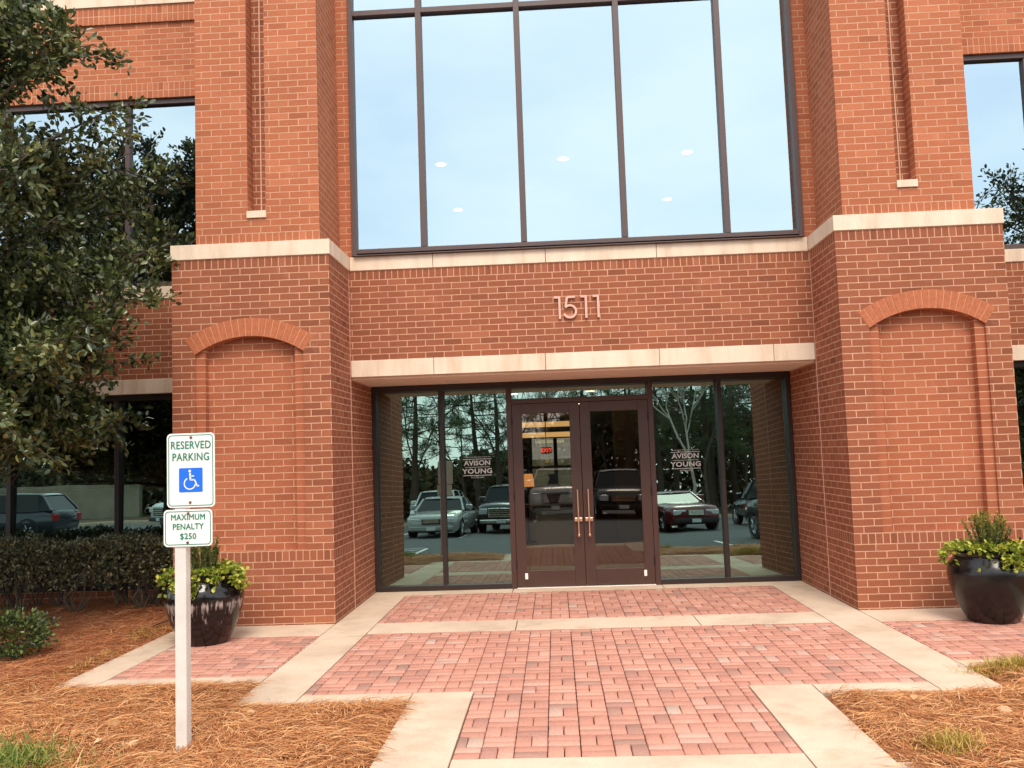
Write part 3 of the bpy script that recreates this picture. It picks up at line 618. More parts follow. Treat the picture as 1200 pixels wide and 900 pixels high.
# door frame with transom
df = MB(); df.box(-.865, -.803, FY0 - .012, FY1, .0, 2.3515); df.box(.803, .865, FY0 - .012, FY1, .0, 2.3515); df.box(-.8028, .8028, FY0 - .012, FY1, 2.156, 2.214)
df.build('door_frame', M['bronze_door'], BLD, bevel=.004)
pane('transom_pane', -.8025, .8025, 2.2145, 2.3515, M['glass'], BLD)
th = MB(); th.box(-.802, .802, 1.84, 2.04, 0.0, .014); th.build('threshold', M['alu'], BLD, bevel=.004)
for sx in (-1, 1):
    a0, a1 = sorted((sx * .003, sx * .80)); g0, g1 = sorted((sx * .122, sx * .684)); dr = MB(); y0, y1 = 1.895, 1.945
    dr.box(a0, g0, y0, y1, .022, 2.152); dr.box(g1, a1, y0, y1, .022, 2.152); dr.box(g0, g1, y0 + .001, y1, .022, .203); dr.box(g0, g1, y0 + .001, y1, 2.035, 2.152)
    door = dr.build('door', M['bronze_door'], BLD, bevel=.003)
    pane('door_pane', g0, g1, .203, 2.035, M['glass_door'], door, lambda z: 1.915 + (z - .2) * TILT * .5)
    hx = sx * .062; h = MB(); h.tube([(hx, 1.835, .60), (hx, 1.835, 1.13)], .0105, 12); h.lathe([(.001, -.02), (.017, -.014), (.02, 0), (.017, .014), (.001, .02)], (hx, 1.835, .60), 14)
    for zz in (.70, 1.06): h.tube([(hx, 1.835, zz), (hx, 1.895, zz)], .007, 8)
    h.build('pull_handle', M['brass'], door, smooth=50)
    lb = MB(); lb.box(hx - .045, hx + .045, 1.862, 1.894, .755, .80); lb.build('lock_box', M['brass'], door, bevel=.005)
    kx = sx * .690; k = MB(); k.box(kx - .017, kx + .017, 1.886, 1.894, .105, .175); k.build('door_stop_plate', M['sign_white'], door, bevel=.004)
    for zz in (.28, 1.08, 1.95): hg = MB(); hg.tube([(sx * .802, 1.884, zz - .05), (sx * .802, 1.884, zz + .05)], .009, 8); hg.build('hinge', M['bronze'], door)

# lettering
def text(body, size, name, mat, par, origin, xs=1.0, bold=0.0, depth=.0006, align='CENTER', spacing=1.0):
    cu = bpy.data.curves.new(name, 'FONT'); cu.body = body; cu.size = size; cu.align_x = align; cu.align_y = 'CENTER'; cu.extrude = depth; cu.offset = bold; cu.space_character = spacing; cu.resolution_u = 3
    ob = bpy.data.objects.new(name, cu); COL.objects.link(ob); bpy.context.view_layer.update()
    me = bpy.data.meshes.new_from_object(ob.evaluated_get(bpy.context.evaluated_depsgraph_get())); bpy.data.objects.remove(ob)
    me.materials.clear(); me.materials.append(mat); o = bpy.data.objects.new(name, me); COL.objects.link(o)
    me.transform(Matrix(((xs, 0, 0, 0), (0, 0, -1, 0), (0, 1, 0, 0), (0, 0, 0, 1)))); me.transform(Matrix.Translation(origin))
    if par: o.parent = par
    return o
def decal(cx, cz):
    yy = lambda z: pane_y(z) - .003
    top = text('Commercial Real Estate Solutions', .021, 'glass_lettering', M['vinyl'], BLD, (cx, yy(cz + .118), cz + .120), 1.12)
    for dz, hw_, tt in ((.095, .170, .007), (.0, .150, .005), (-.098, .170, .007)):
        ru = MB(); ru.box(cx - hw_, cx + hw_, yy(cz + dz) - .001, yy(cz + dz), cz + dz - tt / 2, cz + dz + tt / 2); ru.build('lettering_rule', M['vinyl'], BLD)
    text('AVISON', .079, 'glass_lettering', M['vinyl'], BLD, (cx, yy(cz + .047), cz + .047), 1.12, .0022); text('YOUNG', .079, 'glass_lettering', M['vinyl'], BLD, (cx, yy(cz - .05), cz - .05), 1.18, .0022, spacing=1.08)
    text('919.785.3434', .026, 'glass_lettering', M['vinyl'], BLD, (cx, yy(cz - .122), cz - .122), 1.1)
decal(-1.235, 1.425); decal(1.228, 1.425)

# big central window
cw = MB(); y0, y1 = .83, .96; ZW0, ZW1 = 3.772, 9.4
cw.box(-2.43, -2.375, y0, y1, ZW0, ZW1); cw.box(2.375, 2.43, y0, y1, ZW0, ZW1); cw.box(-2.374, 2.374, y0, y1, ZW0 + .02, 3.842); cw.box(-2.374, 2.374, y0 + .002, y1, 6.475, 6.535); cw.box(-2.374, 2.374, y0, y1, ZW1 - .06, ZW1)
for x in (-1.64, -.552, .536, 1.628): cw.box(x - .032, x + .032, y0 - .004, y1, 3.8425, ZW1 - .0605)
cw.box(-2.41, 2.41, .80, .97, 3.7612, 3.7718)
cw.build('window_frame', M['frame_up'], BLD, bevel=.004)
xb = [-2.376, -1.64, -.552, .536, 1.628, 2.376]
for z0, z1 in ((3.842, 6.476), (6.534, ZW1 - .06)):
    for i in range(5): pane('window_pane', xb[i], xb[i + 1], z0, z1, M['glass_up'], BLD, lambda z: .885)
cp = MB(); wall_uv(cp, (-2.432, H), (2.432, H), ZW1, ZTOP, 0, RH); cp.quad([(-2.5, H, ZTOP), (2.5, H, ZTOP), (2.5, 2.3, ZTOP), (-2.5, 2.3, ZTOP)]); cp.build('brick_fascia', [M['brick_light']], BLD, recalc=False)

# wings on either side: same storeys at the back plane
def wing(sx):
    X0, X1 = OUT - .02, 13.0
    def wl(mb, z0, z1, mi, rh, y=WY, xa=X0, xb=X1):
        a, c = sorted((sx * xa, sx * xb)); wall_uv(mb, (a, y), (c, y), z0, z1, mi, rh)
    mb = MB(); wl(mb, ZL1, ZB - RW, 0, RH); wl(mb, ZB - RW, ZB, 1, RW); wl(mb, -.18, .10, 0, RH)
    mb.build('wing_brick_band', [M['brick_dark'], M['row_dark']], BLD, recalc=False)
    mb = MB(); xu = UO - .02
    wl(mb, 6.15, 6.35, 1, RW * 2, xa=xu); wl(mb, 6.35, 7.12, 0, RH, xa=xu); a, c = sorted((sx * xu, sx * X1)); wall_uv(mb, (a, WY - .03), (c, WY - .03), 7.12, 7.34, 1, RW * 2)
    mb.quad([(a, WY, 7.12), (c, WY, 7.12), (c, WY - .03, 7.12), (a, WY - .03, 7.12)], 1); wl(mb, 9.6, ZTOP, 0, RH, xa=xu)
    mb.quad([(a, WY, 6.15), (a, WY + .13, 6.15), (c, WY + .13, 6.15), (c, WY, 6.15)], 0); mb.quad([(a, WY, ZTOP), (c, WY, ZTOP), (c, WY + .4, ZTOP), (a, WY + .4, ZTOP)], 0)
    mb.build('wing_brick_wall', MATS_L, BLD, recalc=False)
    ls = MB()
    for z0, z1, xa in ((ZL0, ZL1, X0), (ZB, ZT, OUT + .02), (7.3405, 7.47, UO)):
        a, c = sorted((sx * xa, sx * X1)); n = 6; ls = MB()
        for k in range(n): ls.box(a + (c - a) * k / n + gp, a + (c - a) * (k + 1) / n - gp, WY - .05 if z0 > 7 else WY - e, WY + .2, z0, z1)
        ls.build('wing_limestone', M['limestone'], BLD, bevel=.004)
    f = MB(); f2 = MB(); a, c = sorted((sx * X0, sx * X1))
    f.box(a, c, WY + .04, WY + .16, .10, .16); f.box(a, c, WY + .04, WY + .16, 2.38, 2.447)
    xm = [4.28 + 1.35 * k for k in range(7)]
    for x in xm: f.box(sx * x - .03, sx * x + .03, WY + .04, WY + .16, .1605, 2.3795)
    f.build('storefront_frame', M['bronze'], BLD, bevel=.004)
    a2, c2 = sorted((sx * (UO + .003), sx * X1)); f2.box(a2, c2, WY + .05, WY + .16, ZT, 3.83); f2.box(a2, c2, WY + .04, WY + .16, 6.085, 6.149); f2.box(a2, c2, WY + .05, WY + .16, 7.47, 7.53); f2.box(a2, c2, WY + .05, WY + .16, 9.54, 9.6)
    for x in [5.5 + 1.55 * k for k in range(5)]: f2.box(sx * x - .03, sx * x + .03, WY + .05, WY + .16, 3.831, 6.0845); f2.box(sx * x - .03, sx * x + .03, WY + .05, WY + .16, 7.531, 9.539)
    f2.build('window_frame', M['frame_up'], BLD, bevel=.004)
    t2 = math.tan(R_(.9))
    xs_ = [X0] + xm + [X1]
    for i in range(len(xs_) - 1):
        a, c = sorted((sx * xs_[i], sx * xs_[i + 1])); pane('storefront_pane', a, c, .16, 2.38, M['glass'], BLD, lambda z: WY + .085 + z * t2)
    xs_ = [UO] + [5.5 + 1.55 * k for k in range(5)] + [X1]
    for i in range(len(xs_) - 1):
        a, c = sorted((sx * xs_[i], sx * xs_[i + 1])); pane('window_pane', a, c, 3.83, 6.085, M['glass_up'], BLD, lambda z: WY + .1); pane('window_pane', a, c, 7.53, 9.54, M['glass_up'], BLD, lambda z: WY + .1)
    # venetian blind behind the ground floor glass
    bl = MB(); a, c = sorted((sx * 5.68, sx * 6.95))
    for k in range(30): z = 2.36 - k * .038; bl.quad([(a, WY + .26, z), (c, WY + .26, z), (c, WY + .285, z + .018), (a, WY + .285, z + .018)])
    bl.build('blind', plain('bronze blind slat', lin(150, 128, 104), .6), BLD, recalc=False)
for s_ in (-1, 1): wing(s_)

# inside: floor slabs, lobby, back wall with a glazed rear door, upper ceiling with downlights
M['carpet'] = plain('brown lobby floor', lin(92, 66, 48), .35, noise=.2, nscale=5); M['lobby_wall'] = plain('tan lobby wall', lin(128, 98, 70), .8, noise=.1); M['ceil'] = plain('lobby ceiling', lin(112, 92, 72), .85)
M['wood'] = plain('dark stained wood', lin(70, 44, 30), .4, noise=.3, nscale=8)
M['off_ceil'] = plain('office ceiling', lin(120, 128, 136), .9)
lob = MB(); lob.box(-13, 13, 2.05, 26, -.1, .0, 0); lob.build('lobby_floor', M['carpet'], BLD)
for q in ((-2.7, -2.6, 2.06, 26, 0.001, 2.9), (2.6, 2.7, 2.06, 26, 0.001, 2.9), (-13, -1.25, 26, 26.1, 0, 3), (.65, 13, 26, 26.1, 0, 3), (-1.25, .65, 26, 26.1, 2.2, 3), (-2.6, -1.5, 9.2, 9.3, 0, 2.6), (.75, 2.6, 7.4, 7.5, 0, 2.6)):
    lob = MB(); lob.box(*q); lob.build('lobby_wall', M['lobby_wall'], BLD)
lob = MB(); lob.box(-13, 13, 2.05, 26, 2.62, 2.7, 0); lob.build('lobby_ceiling', M['ceil'], BLD)
for q in ((-1.3, -1.2, 0, 2.25), (.6, .7, 0, 2.25), (-.36, -.22, 0, 2.25), (-1.2, -.36, 2.12, 2.25), (-.22, .6, 2.12, 2.25), (-1.2, -.36, .0, .3), (-.22, .6, 0, .3), (-1.2, -.36, .95, 1.05), (-.22, .6, .95, 1.05)):
    lob = MB(); lob.box(q[0], q[1], 25.9, 26.15, q[2], q[3]); lob.build('rear_door_frame', M['black'], BLD)
for yy, zz, hw_ in ((16, 2.28, .95), (17.5, 2.02, .7)):
    cv = MB(); cv.box(-.55 - hw_, -.55 + hw_, yy, yy + .2, zz, zz + .14); cv.build('cove_light', emit('warm cove lamp', (1, .60, .22, 1), .55), BLD)
up = MB(); up.box(-13, 13, 2.25, 27, 2.9, 3.6); up.box(-2.43, 2.43, 1.0, 2.25, 2.9, 3.6); up.build('floor_slab', M['off_ceil'], BLD)
up = MB(); up.box(-2.43, 2.43, .97, 2.25, 6.44, 6.60); up.box(-13, 13, 2.25, 27, 6.44, 6.60); up.build('office_ceiling', M['off_ceil'], BLD)
M['rear'] = plain('rear wall', lin(120, 100, 86), .9)
bw = MB()
bw.box(-13, -1.25, 27, 27.2, -.2, ZTOP, 0); bw.box(.65, 13, 27, 27.2, -.2, ZTOP, 0); bw.box(-1.25, .65, 27, 27.2, 2.2, ZTOP, 0); bw.box(-13, -12.9, 2.2, 27, -.2, ZTOP); bw.box(12.9, 13, 2.2, 27, -.2, ZTOP); bw.build('rear_wall', M['rear'], BLD); bw = MB(); bw.box(-13, 13, 2.3, 27, ZTOP - .3, ZTOP - .1); bw.build('roof', M['rear'], BLD)
for x, y in ((-2.03, 5.86), (.014, 5.88), (2.06, 5.86), (-2.05, 8.65), (2.08, 8.6)):
    c = MB(); c.lathe([(.0005, -.004), (.06, -.004), (.085, -.001)], (x, y, 6.436), 24); c.build('ceiling_lamp', emit('office downlight', (1, .97, .92, 1), 14), BLD)
for x, y in ((-1.0, 4.2), (.9, 4.2), (-1.0, 7), (.35, 7), (-.9, 11), (.2, 11)):
    c = MB(); c.lathe([(.0005, -.004), (.06, -.004), (.085, -.001)], (x, y, 2.617), 20); c.build('ceiling_lamp', emit('warm lobby downlight', (1, .74, .42, 1), 9), BLD)
ex = empty('exit_sign', (-.52, 13.2, 1.62), 0, 'small red lit exit sign hanging inside the lobby behind the left door', 'exit sign')
o = MB(); o.box(-.13, .13, 0, .04, -.08, .08); o.build('housing', plain('exit sign housing', lin(40, 20, 18), .6), ex)
text('EXIT', .13, 'lit_lettering', emit('red exit lamp', (1, .08, .05, 1), 1.0), ex, (0, -.004, 0), 1, .004)
pn = MB(); pn.tube([(0, .02, .08), (0, .02, 1.0)], .01, 6); pn.build('stem', M['black'], ex)
pane('rear_dimming_pane', -1.2, .6, .02, 2.2, M['glass'], BLD, lambda z: 26.12)  # tinted pane added to dim the daylight through the rear door
# lobby console table with a dark vase
tb = empty('console_table', (-.35, 4.4, 0), 0, 'dark wooden console table inside the lobby behind the left door', 'table')
o = MB(); o.box(-.55, .55, -.2, .2, .78, .83); o.build('tabletop', M['wood'], tb, bevel=.01)
for x in (-.48, .48):
    for y in (-.14, .14): o = MB(); o.box(x - .03, x + .03, y - .03, y + .03, 0, .78); o.build('leg', M['wood'], tb)
vs = MB(); vs.lathe([(.001, 0), (.06, 0), (.1, .12), (.11, .22), (.05, .36), (.07, .42), (.05, .42), (.001, .4)], (-.35, 4.4, .832), 20); v_ = vs.build('vase', M['black'], None, smooth=50); tag(v_, 'dark rounded vase standing on the lobby console table', 'vase')
lm = empty('table_lamp', (-.82, 7.2, 0), 0, 'floor lamp with a glowing amber shade in the lobby left of the table', 'lamp')
o = MB(); o.lathe([(.14, 0), (.14, .02), (.02, .04), (.015, 1.02)], (0, 0, 0), 16); o.build('stand', M['black'], lm, smooth=40)
o = MB(); o.lathe([(.13, .98), (.10, 1.2)], (0, 0, 0), 20); o.build('lamp_shade', emit('amber lamp shade', (1, .42, .12, 1), .5), lm, smooth=40)

# ------------------------------------------------------------------ sign on a white post
SG = empty('parking_sign', (-2.40, -3.665, 0), 0, 'accessible parking sign with a penalty plate on a white square post', 'sign')
o = MB(); o.box(-.032, .032, -.034, .034, -.12, 1.72); o.build('post', M['white_paint'], SG, bevel=.006)
def rrect(cx, cz, w_, h_, r, n=6):
    P = []
    for (sx, sz, a) in ((1, 1, 0), (-1, 1, 90), (-1, -1, 180), (1, -1, 270)):
        for k in range(n + 1):
            t = R_(a + 90 * k / n); P.append((cx + sx * (w_ / 2 - r) + r * math.cos(t), cz + sz * (h_ / 2 - r) + r * math.sin(t)))
    return P
def plate(cx, cz, w_, h_, name):
    p = MB(); P = rrect(cx, cz, w_, h_, .024); p.prism_y(P, -.040, -.0365); o = p.build(name, M['sign_white'], SG, bevel=.001)
    bd_ = MB(); A = rrect(cx, cz, w_ - .018, h_ - .018, .019); B = rrect(cx, cz, w_ - .027, h_ - .027, .0155)
    for k in range(len(A)):
        j = (k + 1) % len(A); bd_.quad([(A[k][0], -.0408, A[k][1]), (B[k][0], -.0408, B[k][1]), (B[j][0], -.0408, B[j][1]), (A[j][0], -.0408, A[j][1])])
    bd_.build('border', M['sign_green'], o, recalc=False); return o
cx1, cz1 = .066, 1.5400
pa = plate(cx1, cz1, .272, .412, 'parking_plate'); pb = plate(.048, 1.222, .276, .204, 'penalty_plate')
def stext(b_, s, x, z, par, xs=.8):
    o = text(b_, s, 'lettering', M['sign_green'], par, (x, -.0412, z), xs, 0, spacing=1.06)
    bm = bmesh.new(); bm.from_mesh(o.data)      # a heavier stroke: the outline struck three times
    for dx, dz, dy in ((.0016, 0, -.0003), (.0008, .0012, -.0006)):
        tmp = o.data.copy(); tmp.transform(Matrix.Translation((dx, dy, dz))); bm.from_mesh(tmp); bpy.data.meshes.remove(tmp)
    bm.to_mesh(o.data); bm.free(); return o
stext('RESERVED', .061, cx1, cz1 + .138, pa, .80); stext('PARKING', .061, cx1, cz1 + .072, pa, .80)
stext('MAXIMUM', .046, .048, 1.280, pb, .88); stext('PENALTY', .046, .048, 1.228, pb, .88); stext('$250', .046, .048, 1.175, pb, .95)
sy = MB(); sy.prism_y(rrect(cx1, cz1 - .054, .134, .134, .006), -.0412, -.0402); o = sy.build('access_panel', M['sign_blue'], pa)
wc = MB(); ox, oz, q = cx1 + .002, cz1 - .062, .00125
def stroke(P, wd):
    P = [Vector((ox + x * q, oz + z * q)) for x, z in P]
    for k in range(len(P) - 1):
        d = (P[k + 1] - P[k]).normalized(); n = Vector((-d.y, d.x)) * wd * q / 2
        wc.quad([(P[k].x - n.x, -.0418, P[k].y - n.y), (P[k + 1].x - n.x, -.0418, P[k + 1].y - n.y), (P[k + 1].x + n.x, -.0418, P[k + 1].y + n.y), (P[k].x + n.x, -.0418, P[k].y + n.y)])
def disc(x, z, r): wc.quad([(ox + q * (x + r * math.cos(t)), -.0418, oz + q * (z + r * math.sin(t))) for t in np.linspace(0, 2 * math.pi, 18, endpoint=False)])
disc(-6, 46, 6); stroke([(-5, 38), (-3, 6)], 8); stroke([(-4, 24), (14, 24)], 5.5); stroke([(-4, 7), (16, 7), (28, -22), (36, -18)], 6)
stroke([(-6 + 25 * math.cos(t), -9 + 25 * math.sin(t)) for t in np.linspace(R_(118), R_(352), 22)], 5.5)
wc.build('wheelchair_symbol', M['sign_white'], pa, recalc=False)
for x, z, par in ((cx1 + .002, 1.722, pa), (cx1 - .004, 1.362, pa), (.05, 1.302, pb), (.046, 1.142, pb)):
    bo = MB(); bo.lathe([(.0001, -.006), (.005, -.0055), (.008, -.002), (.008, 0)], (x, -.0408, z), 10, 0, 'y'); bo.build('bolt', M['bolt'], par)

# ------------------------------------------------------------------ planters
def planter(x, y, rz, mat, label, tree_h, seed, flowers):
    r = np.random.default_rng(seed)
    P = empty('planter', (x, y, .002), rz, label, 'planter')
    p = MB(); prof = [(.001, 0), (.185, 0), (.205, .012), (.245, .09), (.295, .2), (.328, .31), (.340, .40), (.335, .455), (.312, .505), (.285, .535), (.282, .555), (.30, .568), (.302, .582), (.288, .59), (.268, .582), (.255, .55), (.25, .50)]
    p.lathe(prof, (0, 0, 0), 48); p.build('pot', mat, P, smooth=60)
    s_ = MB(); s_.lathe([(.001, .545), (.256, .54)], (0, 0, 0), 32); s_.build('potting_soil', M['potting'], P, smooth=60)
    def plant(name, lab, cat): return None
    # upright evergreen
    E = empty('upright_evergreen', (x, y, .56), rz, 'narrow upright evergreen growing in the ' + ('streaked pot behind the sign post' if not flowers else 'glossy pot on the right, yellow tipped'), 'plant')
    st = MB(); pts = []; ds = []
    for k in range(34):
        a = r.uniform(0, 6.28); rr = .11 * math.sqrt(r.uniform(0, 1)); hh = tree_h * r.uniform(.6, 1.0) * (1 - .25 * rr / .11); sp_ = 1.9 if flowers else 1.25; top = (rr * sp_ * math.cos(a), rr * sp_ * math.sin(a), hh); base = (rr * .7 * math.cos(a), rr * .7 * math.sin(a), -.02)
        st.tube([base, top], [.004, .0015], 5)
        n = 120; tt = r.uniform(.05, 1.02, n)[:, None]; q = np.array(base) + (np.array(top) - np.array(base)) * tt; pts.append(q); dd = r.normal(size=(n, 3)) * .55 + np.array([0, 0, .9]); ds.append(dd)
    st.build('stem', M['bark'], E); pts = np.concatenate(pts); ds = np.concatenate(ds)
    tint = np.clip(r.uniform(0, .55, len(pts)) + (.75 if flowers else .15) * (pts[:, 2] / tree_h) ** 2, 0, 1)
    leaves('foliage', pts, ds, .034, .0075, M['rosemary'], E, .1, seed, tint)
    # trailing creeper round the rim
    C = empty('trailing_creeper', (x, y, .57), rz, 'lime green creeper spilling over the rim of the ' + ('streaked pot' if not flowers else 'glossy black pot'), 'plant')
    n = 620; a = r.uniform(0, 6.28, n); clump = .5 + .5 * np.sin(a * 3 + seed) * np.sin(a * 5 + 1); rad = r.uniform(.10, .33, n) + .04 * clump; z = .05 + .075 * clump * r.uniform(0, 1, n) - np.maximum(0, rad - .28) * r.uniform(.2, 2.4, n) * (.4 + clump)
    pos = np.stack([rad * np.cos(a), rad * np.sin(a), z], 1); dd = np.stack([np.cos(a), np.sin(a), r.uniform(-.3, .7, n)], 1) + r.normal(size=(n, 3)) * .45
    leaves('foliage', pos, dd, .040, .036, M['jenny'], C, .12, seed + 1)
    # hanging strands
    vine = MB(); lp = []; ld_ = []
    for k in range(13):
        a = r.uniform(3.3, 6.1) if k < 9 else r.uniform(0, 6.28); L = r.uniform(.05, .2); pts_ = []
        for t in np.linspace(0, 1, 7):
            rr = .25 + .10 * min(1, t * 3); pts_.append((rr * math.cos(a), rr * math.sin(a), .03 + .05 * math.sin(min(1, t * 3) * 3.1) - max(0, t - .3) * L))
        vine.tube(pts_, .0018, 4)
        for q in pts_[1:]:
            for _ in range(6): lp.append(np.array(q) + r.normal(size=3) * .014); ld_.append(np.array([math.cos(a), math.sin(a), -.2]) + r.normal(size=3) * .6)
    vine.build('vine', M['bark'], C); leaves('foliage', np.array(lp), np.array(ld_), .036, .034, M['jenny'], C, .12, seed + 2)
    if flowers:
        F = empty('pansy_cluster', (x, y, .57), rz, 'dark purple and orange pansies beside the creeper in the glossy pot', 'flowers')
        n = 26; a = r.uniform(4.6, 6.6, n); rad = r.uniform(.2, .34, n); c = np.stack([rad * np.cos(a), rad * np.sin(a), r.uniform(.03, .12, n) - np.maximum(0, rad - .28)], 1); pp = []; pd = []; pt = []
        for i in range(n):
            t = r.uniform(0, 1)
            for k in range(5): th_ = k * 1.257; pp.append(c[i]); pd.append([math.cos(th_), -.4, math.sin(th_)]); pt.append(np.clip(t + r.normal() * .06, 0, 1))
        leaves('petals', np.array(pp), np.array(pd), .022, .022, M['petal'], F, .1, seed + 5, np.array(pt))
planter(-3.46, -.72, .3, M['pot_drip'], 'black glazed pot with white mineral streaks beside the sign post', .43, 21, False)
planter(3.40, -.64, 1.1, M['pot'], 'clean glossy black pot in front of the right brick pier', .42, 33, True)
o = MB(); o.tube([(-4.25, -.1, .03), (-4.05, -.12, .10), (-3.85, -.25, .09), (-3.65, -.42, .012), (-3.5, -.5, .012)], .006, 6); tag(o.build('irrigation_tube', M['rubber'], None, smooth=60), 'thin black irrigation tube running from the bed to the streaked pot', 'tube')

# ------------------------------------------------------------------ holly trees, hedge, boxwood
def holly(x, y, ht, rad, seed, label, nl=90000, zlow=1.75, dens=None):
    r = np.random.default_rng(seed); T = empty('holly_tree', (x, y, 0), 0, label, 'tree')
    tr_ = MB(); tr_.tube([(0, 0, -.15), (.03, .02, .8), (-.02, .0, 1.7), (.03, .05, 3.0), (0, 0, ht * .75)], [.13, .105, .09, .07, .02], 10); tips = []
    wood = MB(); rl = random.Random(seed)
    for k in range(150):
        z0 = rl.uniform(1.3, ht * .74) if k % 4 else rl.uniform(1.35, 2.7); a = k * 2.399 + rl.uniform(-.3, .3); frac = (z0 - 1.2) / (ht - 1.2)
        rise_ = rl.uniform(.1, 1.0) + frac * .8; R0 = (float(np.interp(z0 + rise_, [1.4, 1.75, 2.3, 2.9, 3.9, 4.4, 5.0, 5.8, 6.6, 7.4], [1.6, 1.75, 2.25, 2.35, 2.75, 2.7, 2.55, 1.9, 1.2, .5])) * rad / 2.75 - .27) * (rl.uniform(.6, 1.06) if k % 3 else rl.uniform(.9, 1.06))
        P = [(0, 0, z0)]; 
        for t in (.35, .7, 1.0): P.append((R0 * t * math.cos(a) + rl.uniform(-.08, .08), R0 * t * math.sin(a) + rl.uniform(-.08, .08), z0 + rise_ * t ** 1.25 - (.25 * t * t if z0 < 2.1 else 0)))
        wood.tube(P, [.032, .02, .012, .005], 6)
        for j in range(30):
            t = rl.uniform(.3, 1.0) ** .8; i = min(2, int(t * 3)); u = t * 3 - i; p = Vector(P[i]).lerp(Vector(P[i + 1]), u)
            d = Vector((rl.gauss(0, 1), rl.gauss(0, 1), rl.gauss(.25, .7))).normalized(); L = rl.uniform(.18, .5); q = p + d * L
            tips.append((p, q)); wood.tube([p, p.lerp(q, .5) + Vector((0, 0, .02)), q], [.006, .004, .002], 4, cap=False)
    tr_.build('trunk', M['bark'], T, smooth=60); wood.build('branches', M['bark'], T)
    A = np.array([list(t[0]) for t in tips]); B = np.array([list(t[1]) for t in tips]); k = r.integers(0, len(A), nl); u = r.uniform(.15, 1.05, nl)[:, None]
    pos = A[k] + (B[k] - A[k]) * u + r.normal(size=(nl, 3)) * .04; d = unit(B[k] - A[k]) * .9 + r.normal(size=(nl, 3)) * .65 + np.array([0, 0, .25])
    keep = pos[:, 2] > zlow - .25 * r.uniform(0, 1, nl); pos = pos[keep]; d = d[keep]; k = k[keep]
    tint = np.clip(r.uniform(0, .75, len(pos)) + (r.uniform(0, .35, len(A)))[k], 0, 1)
    leaves('crown', pos, d, .072, .036, M['holly'], T, .2, seed + 3, tint)
    be = MB()
    for i in r.integers(0, len(A), 34):
        q = B[i]; 
        for _ in range(3): be.lathe([(.0005, -.006), (.005, -.003), (.006, 0), (.005, .003), (.0005, .006)], tuple(q + r.normal(size=3) * .02), 6)
    be.build('berries', M['berry'], T, smooth=60)
    return T
holly(-6.35, -1.0, 7.0, 2.75, 5, 'glossy leaved holly tree standing left of the entrance', 170000)
holly(8.0, -1.1, 6.1, 2.3, 9, 'shorter holly tree standing right of the entrance, mirrored in the upper window', 50000)

def shrub(name, label, cat, x0, x1, y0, y1, z0, z1, n, mat, seed, ls, lw, nstem):
    r = np.random.default_rng(seed); cx_, cy_ = (x0 + x1) / 2, (y0 + y1) / 2; T = empty(name, (cx_, cy_, 0), 0, label, cat)
    x = r.uniform(x0, x1, n); y = r.uniform(y0, y1, n); z = z0 + (z1 - z0) * r.uniform(0, 1, n) ** .7
    top = z1 - .07 * (0.5 + .5 * np.sin(x * 5 + 1.2 * np.sin(y * 4))) - .05 * np.abs(np.sin(x * 11 + y * 7)); z = np.where(z > top, top - r.uniform(0, .08, n), z)
    pos = np.stack([x - cx_, y - cy_, z], 1); pos[:, :2] += r.normal(size=(n, 2)) * .035
    d = np.stack([(x - cx_) * .1, (y - cy_) * 1.0, (z - z0) * 1.2], 1) + r.normal(size=(n, 3)) * .7
    leaves('foliage', pos, d, ls, lw, mat, T, .2, seed + 1); st = MB(); rr = random.Random(seed)
    for k in range(nstem):
        bx, by = rr.uniform(x0, x1) - cx_, rr.uniform(y0 + .15, y1 - .15) - cy_
        st = MB()
        for j in range(4): st.tube([(bx, by, -.02), (bx + rr.uniform(-.12, .12), by + rr.uniform(-.1, .1), z0 * .6), (bx + rr.uniform(-.35, .35), by + rr.uniform(-.25, .2), z1 * .75)], [.014, .010, .004], 5)
        st.build('stem', M['bark'], T)
    return T
shrub('hedge', 'dark clipped evergreen hedge with bare stems under the left wing windows', 'hedge', -10.5, -4.28, .75, 1.6, .26, .84, 26000, M['hedge'], 41, .046, .022, 34)
shrub('hedge', 'dark clipped evergreen hedge under the right wing windows', 'hedge', 4.35, 10.5, .75, 1.6, .26, .84, 6000, M['hedge'], 42, .05, .025, 14)
def ball_shrub(x, y, rx, rz_, n, seed, label):
    r = np.random.default_rng(seed); T = empty('boxwood_shrub', (x, y, 0), 0, label, 'shrub'); v = unit(r.normal(size=(n, 3))); rad = r.uniform(.35, 1, n) ** .5
    lob = 1 + .16 * np.sin(v[:, 0] * 7 + 2) * np.sin(v[:, 1] * 6) + .1 * np.sin(v[:, 2] * 9 + v[:, 0] * 5)
    pos = v * (rad * lob)[:, None] * np.array([rx, rx, rz_]) + np.array([0, 0, rz_ * .95]); k = pos[:, 2] > .04; pos = pos[k]; v = v[k]
    leaves('foliage', pos, v + r.normal(size=v.shape) * .5 + np.array([0, 0, .3]), .036, .02, M['box'], T, .2, seed); st = MB(); rr = random.Random(seed)
    for k in range(9): a = k * .7; st.tube([(.03 * math.cos(a), .03 * math.sin(a), -.02), (rx * .6 * math.cos(a), rx * .6 * math.sin(a), rz_ * rr.uniform(.7, 1.4))], [.009, .003], 5)
    st.build('stems', M['bark'], T)
ball_shrub(-4.95, -1.28, .37, .205, 2600, 51, 'small rounded boxwood shrub low in the straw at the left edge')

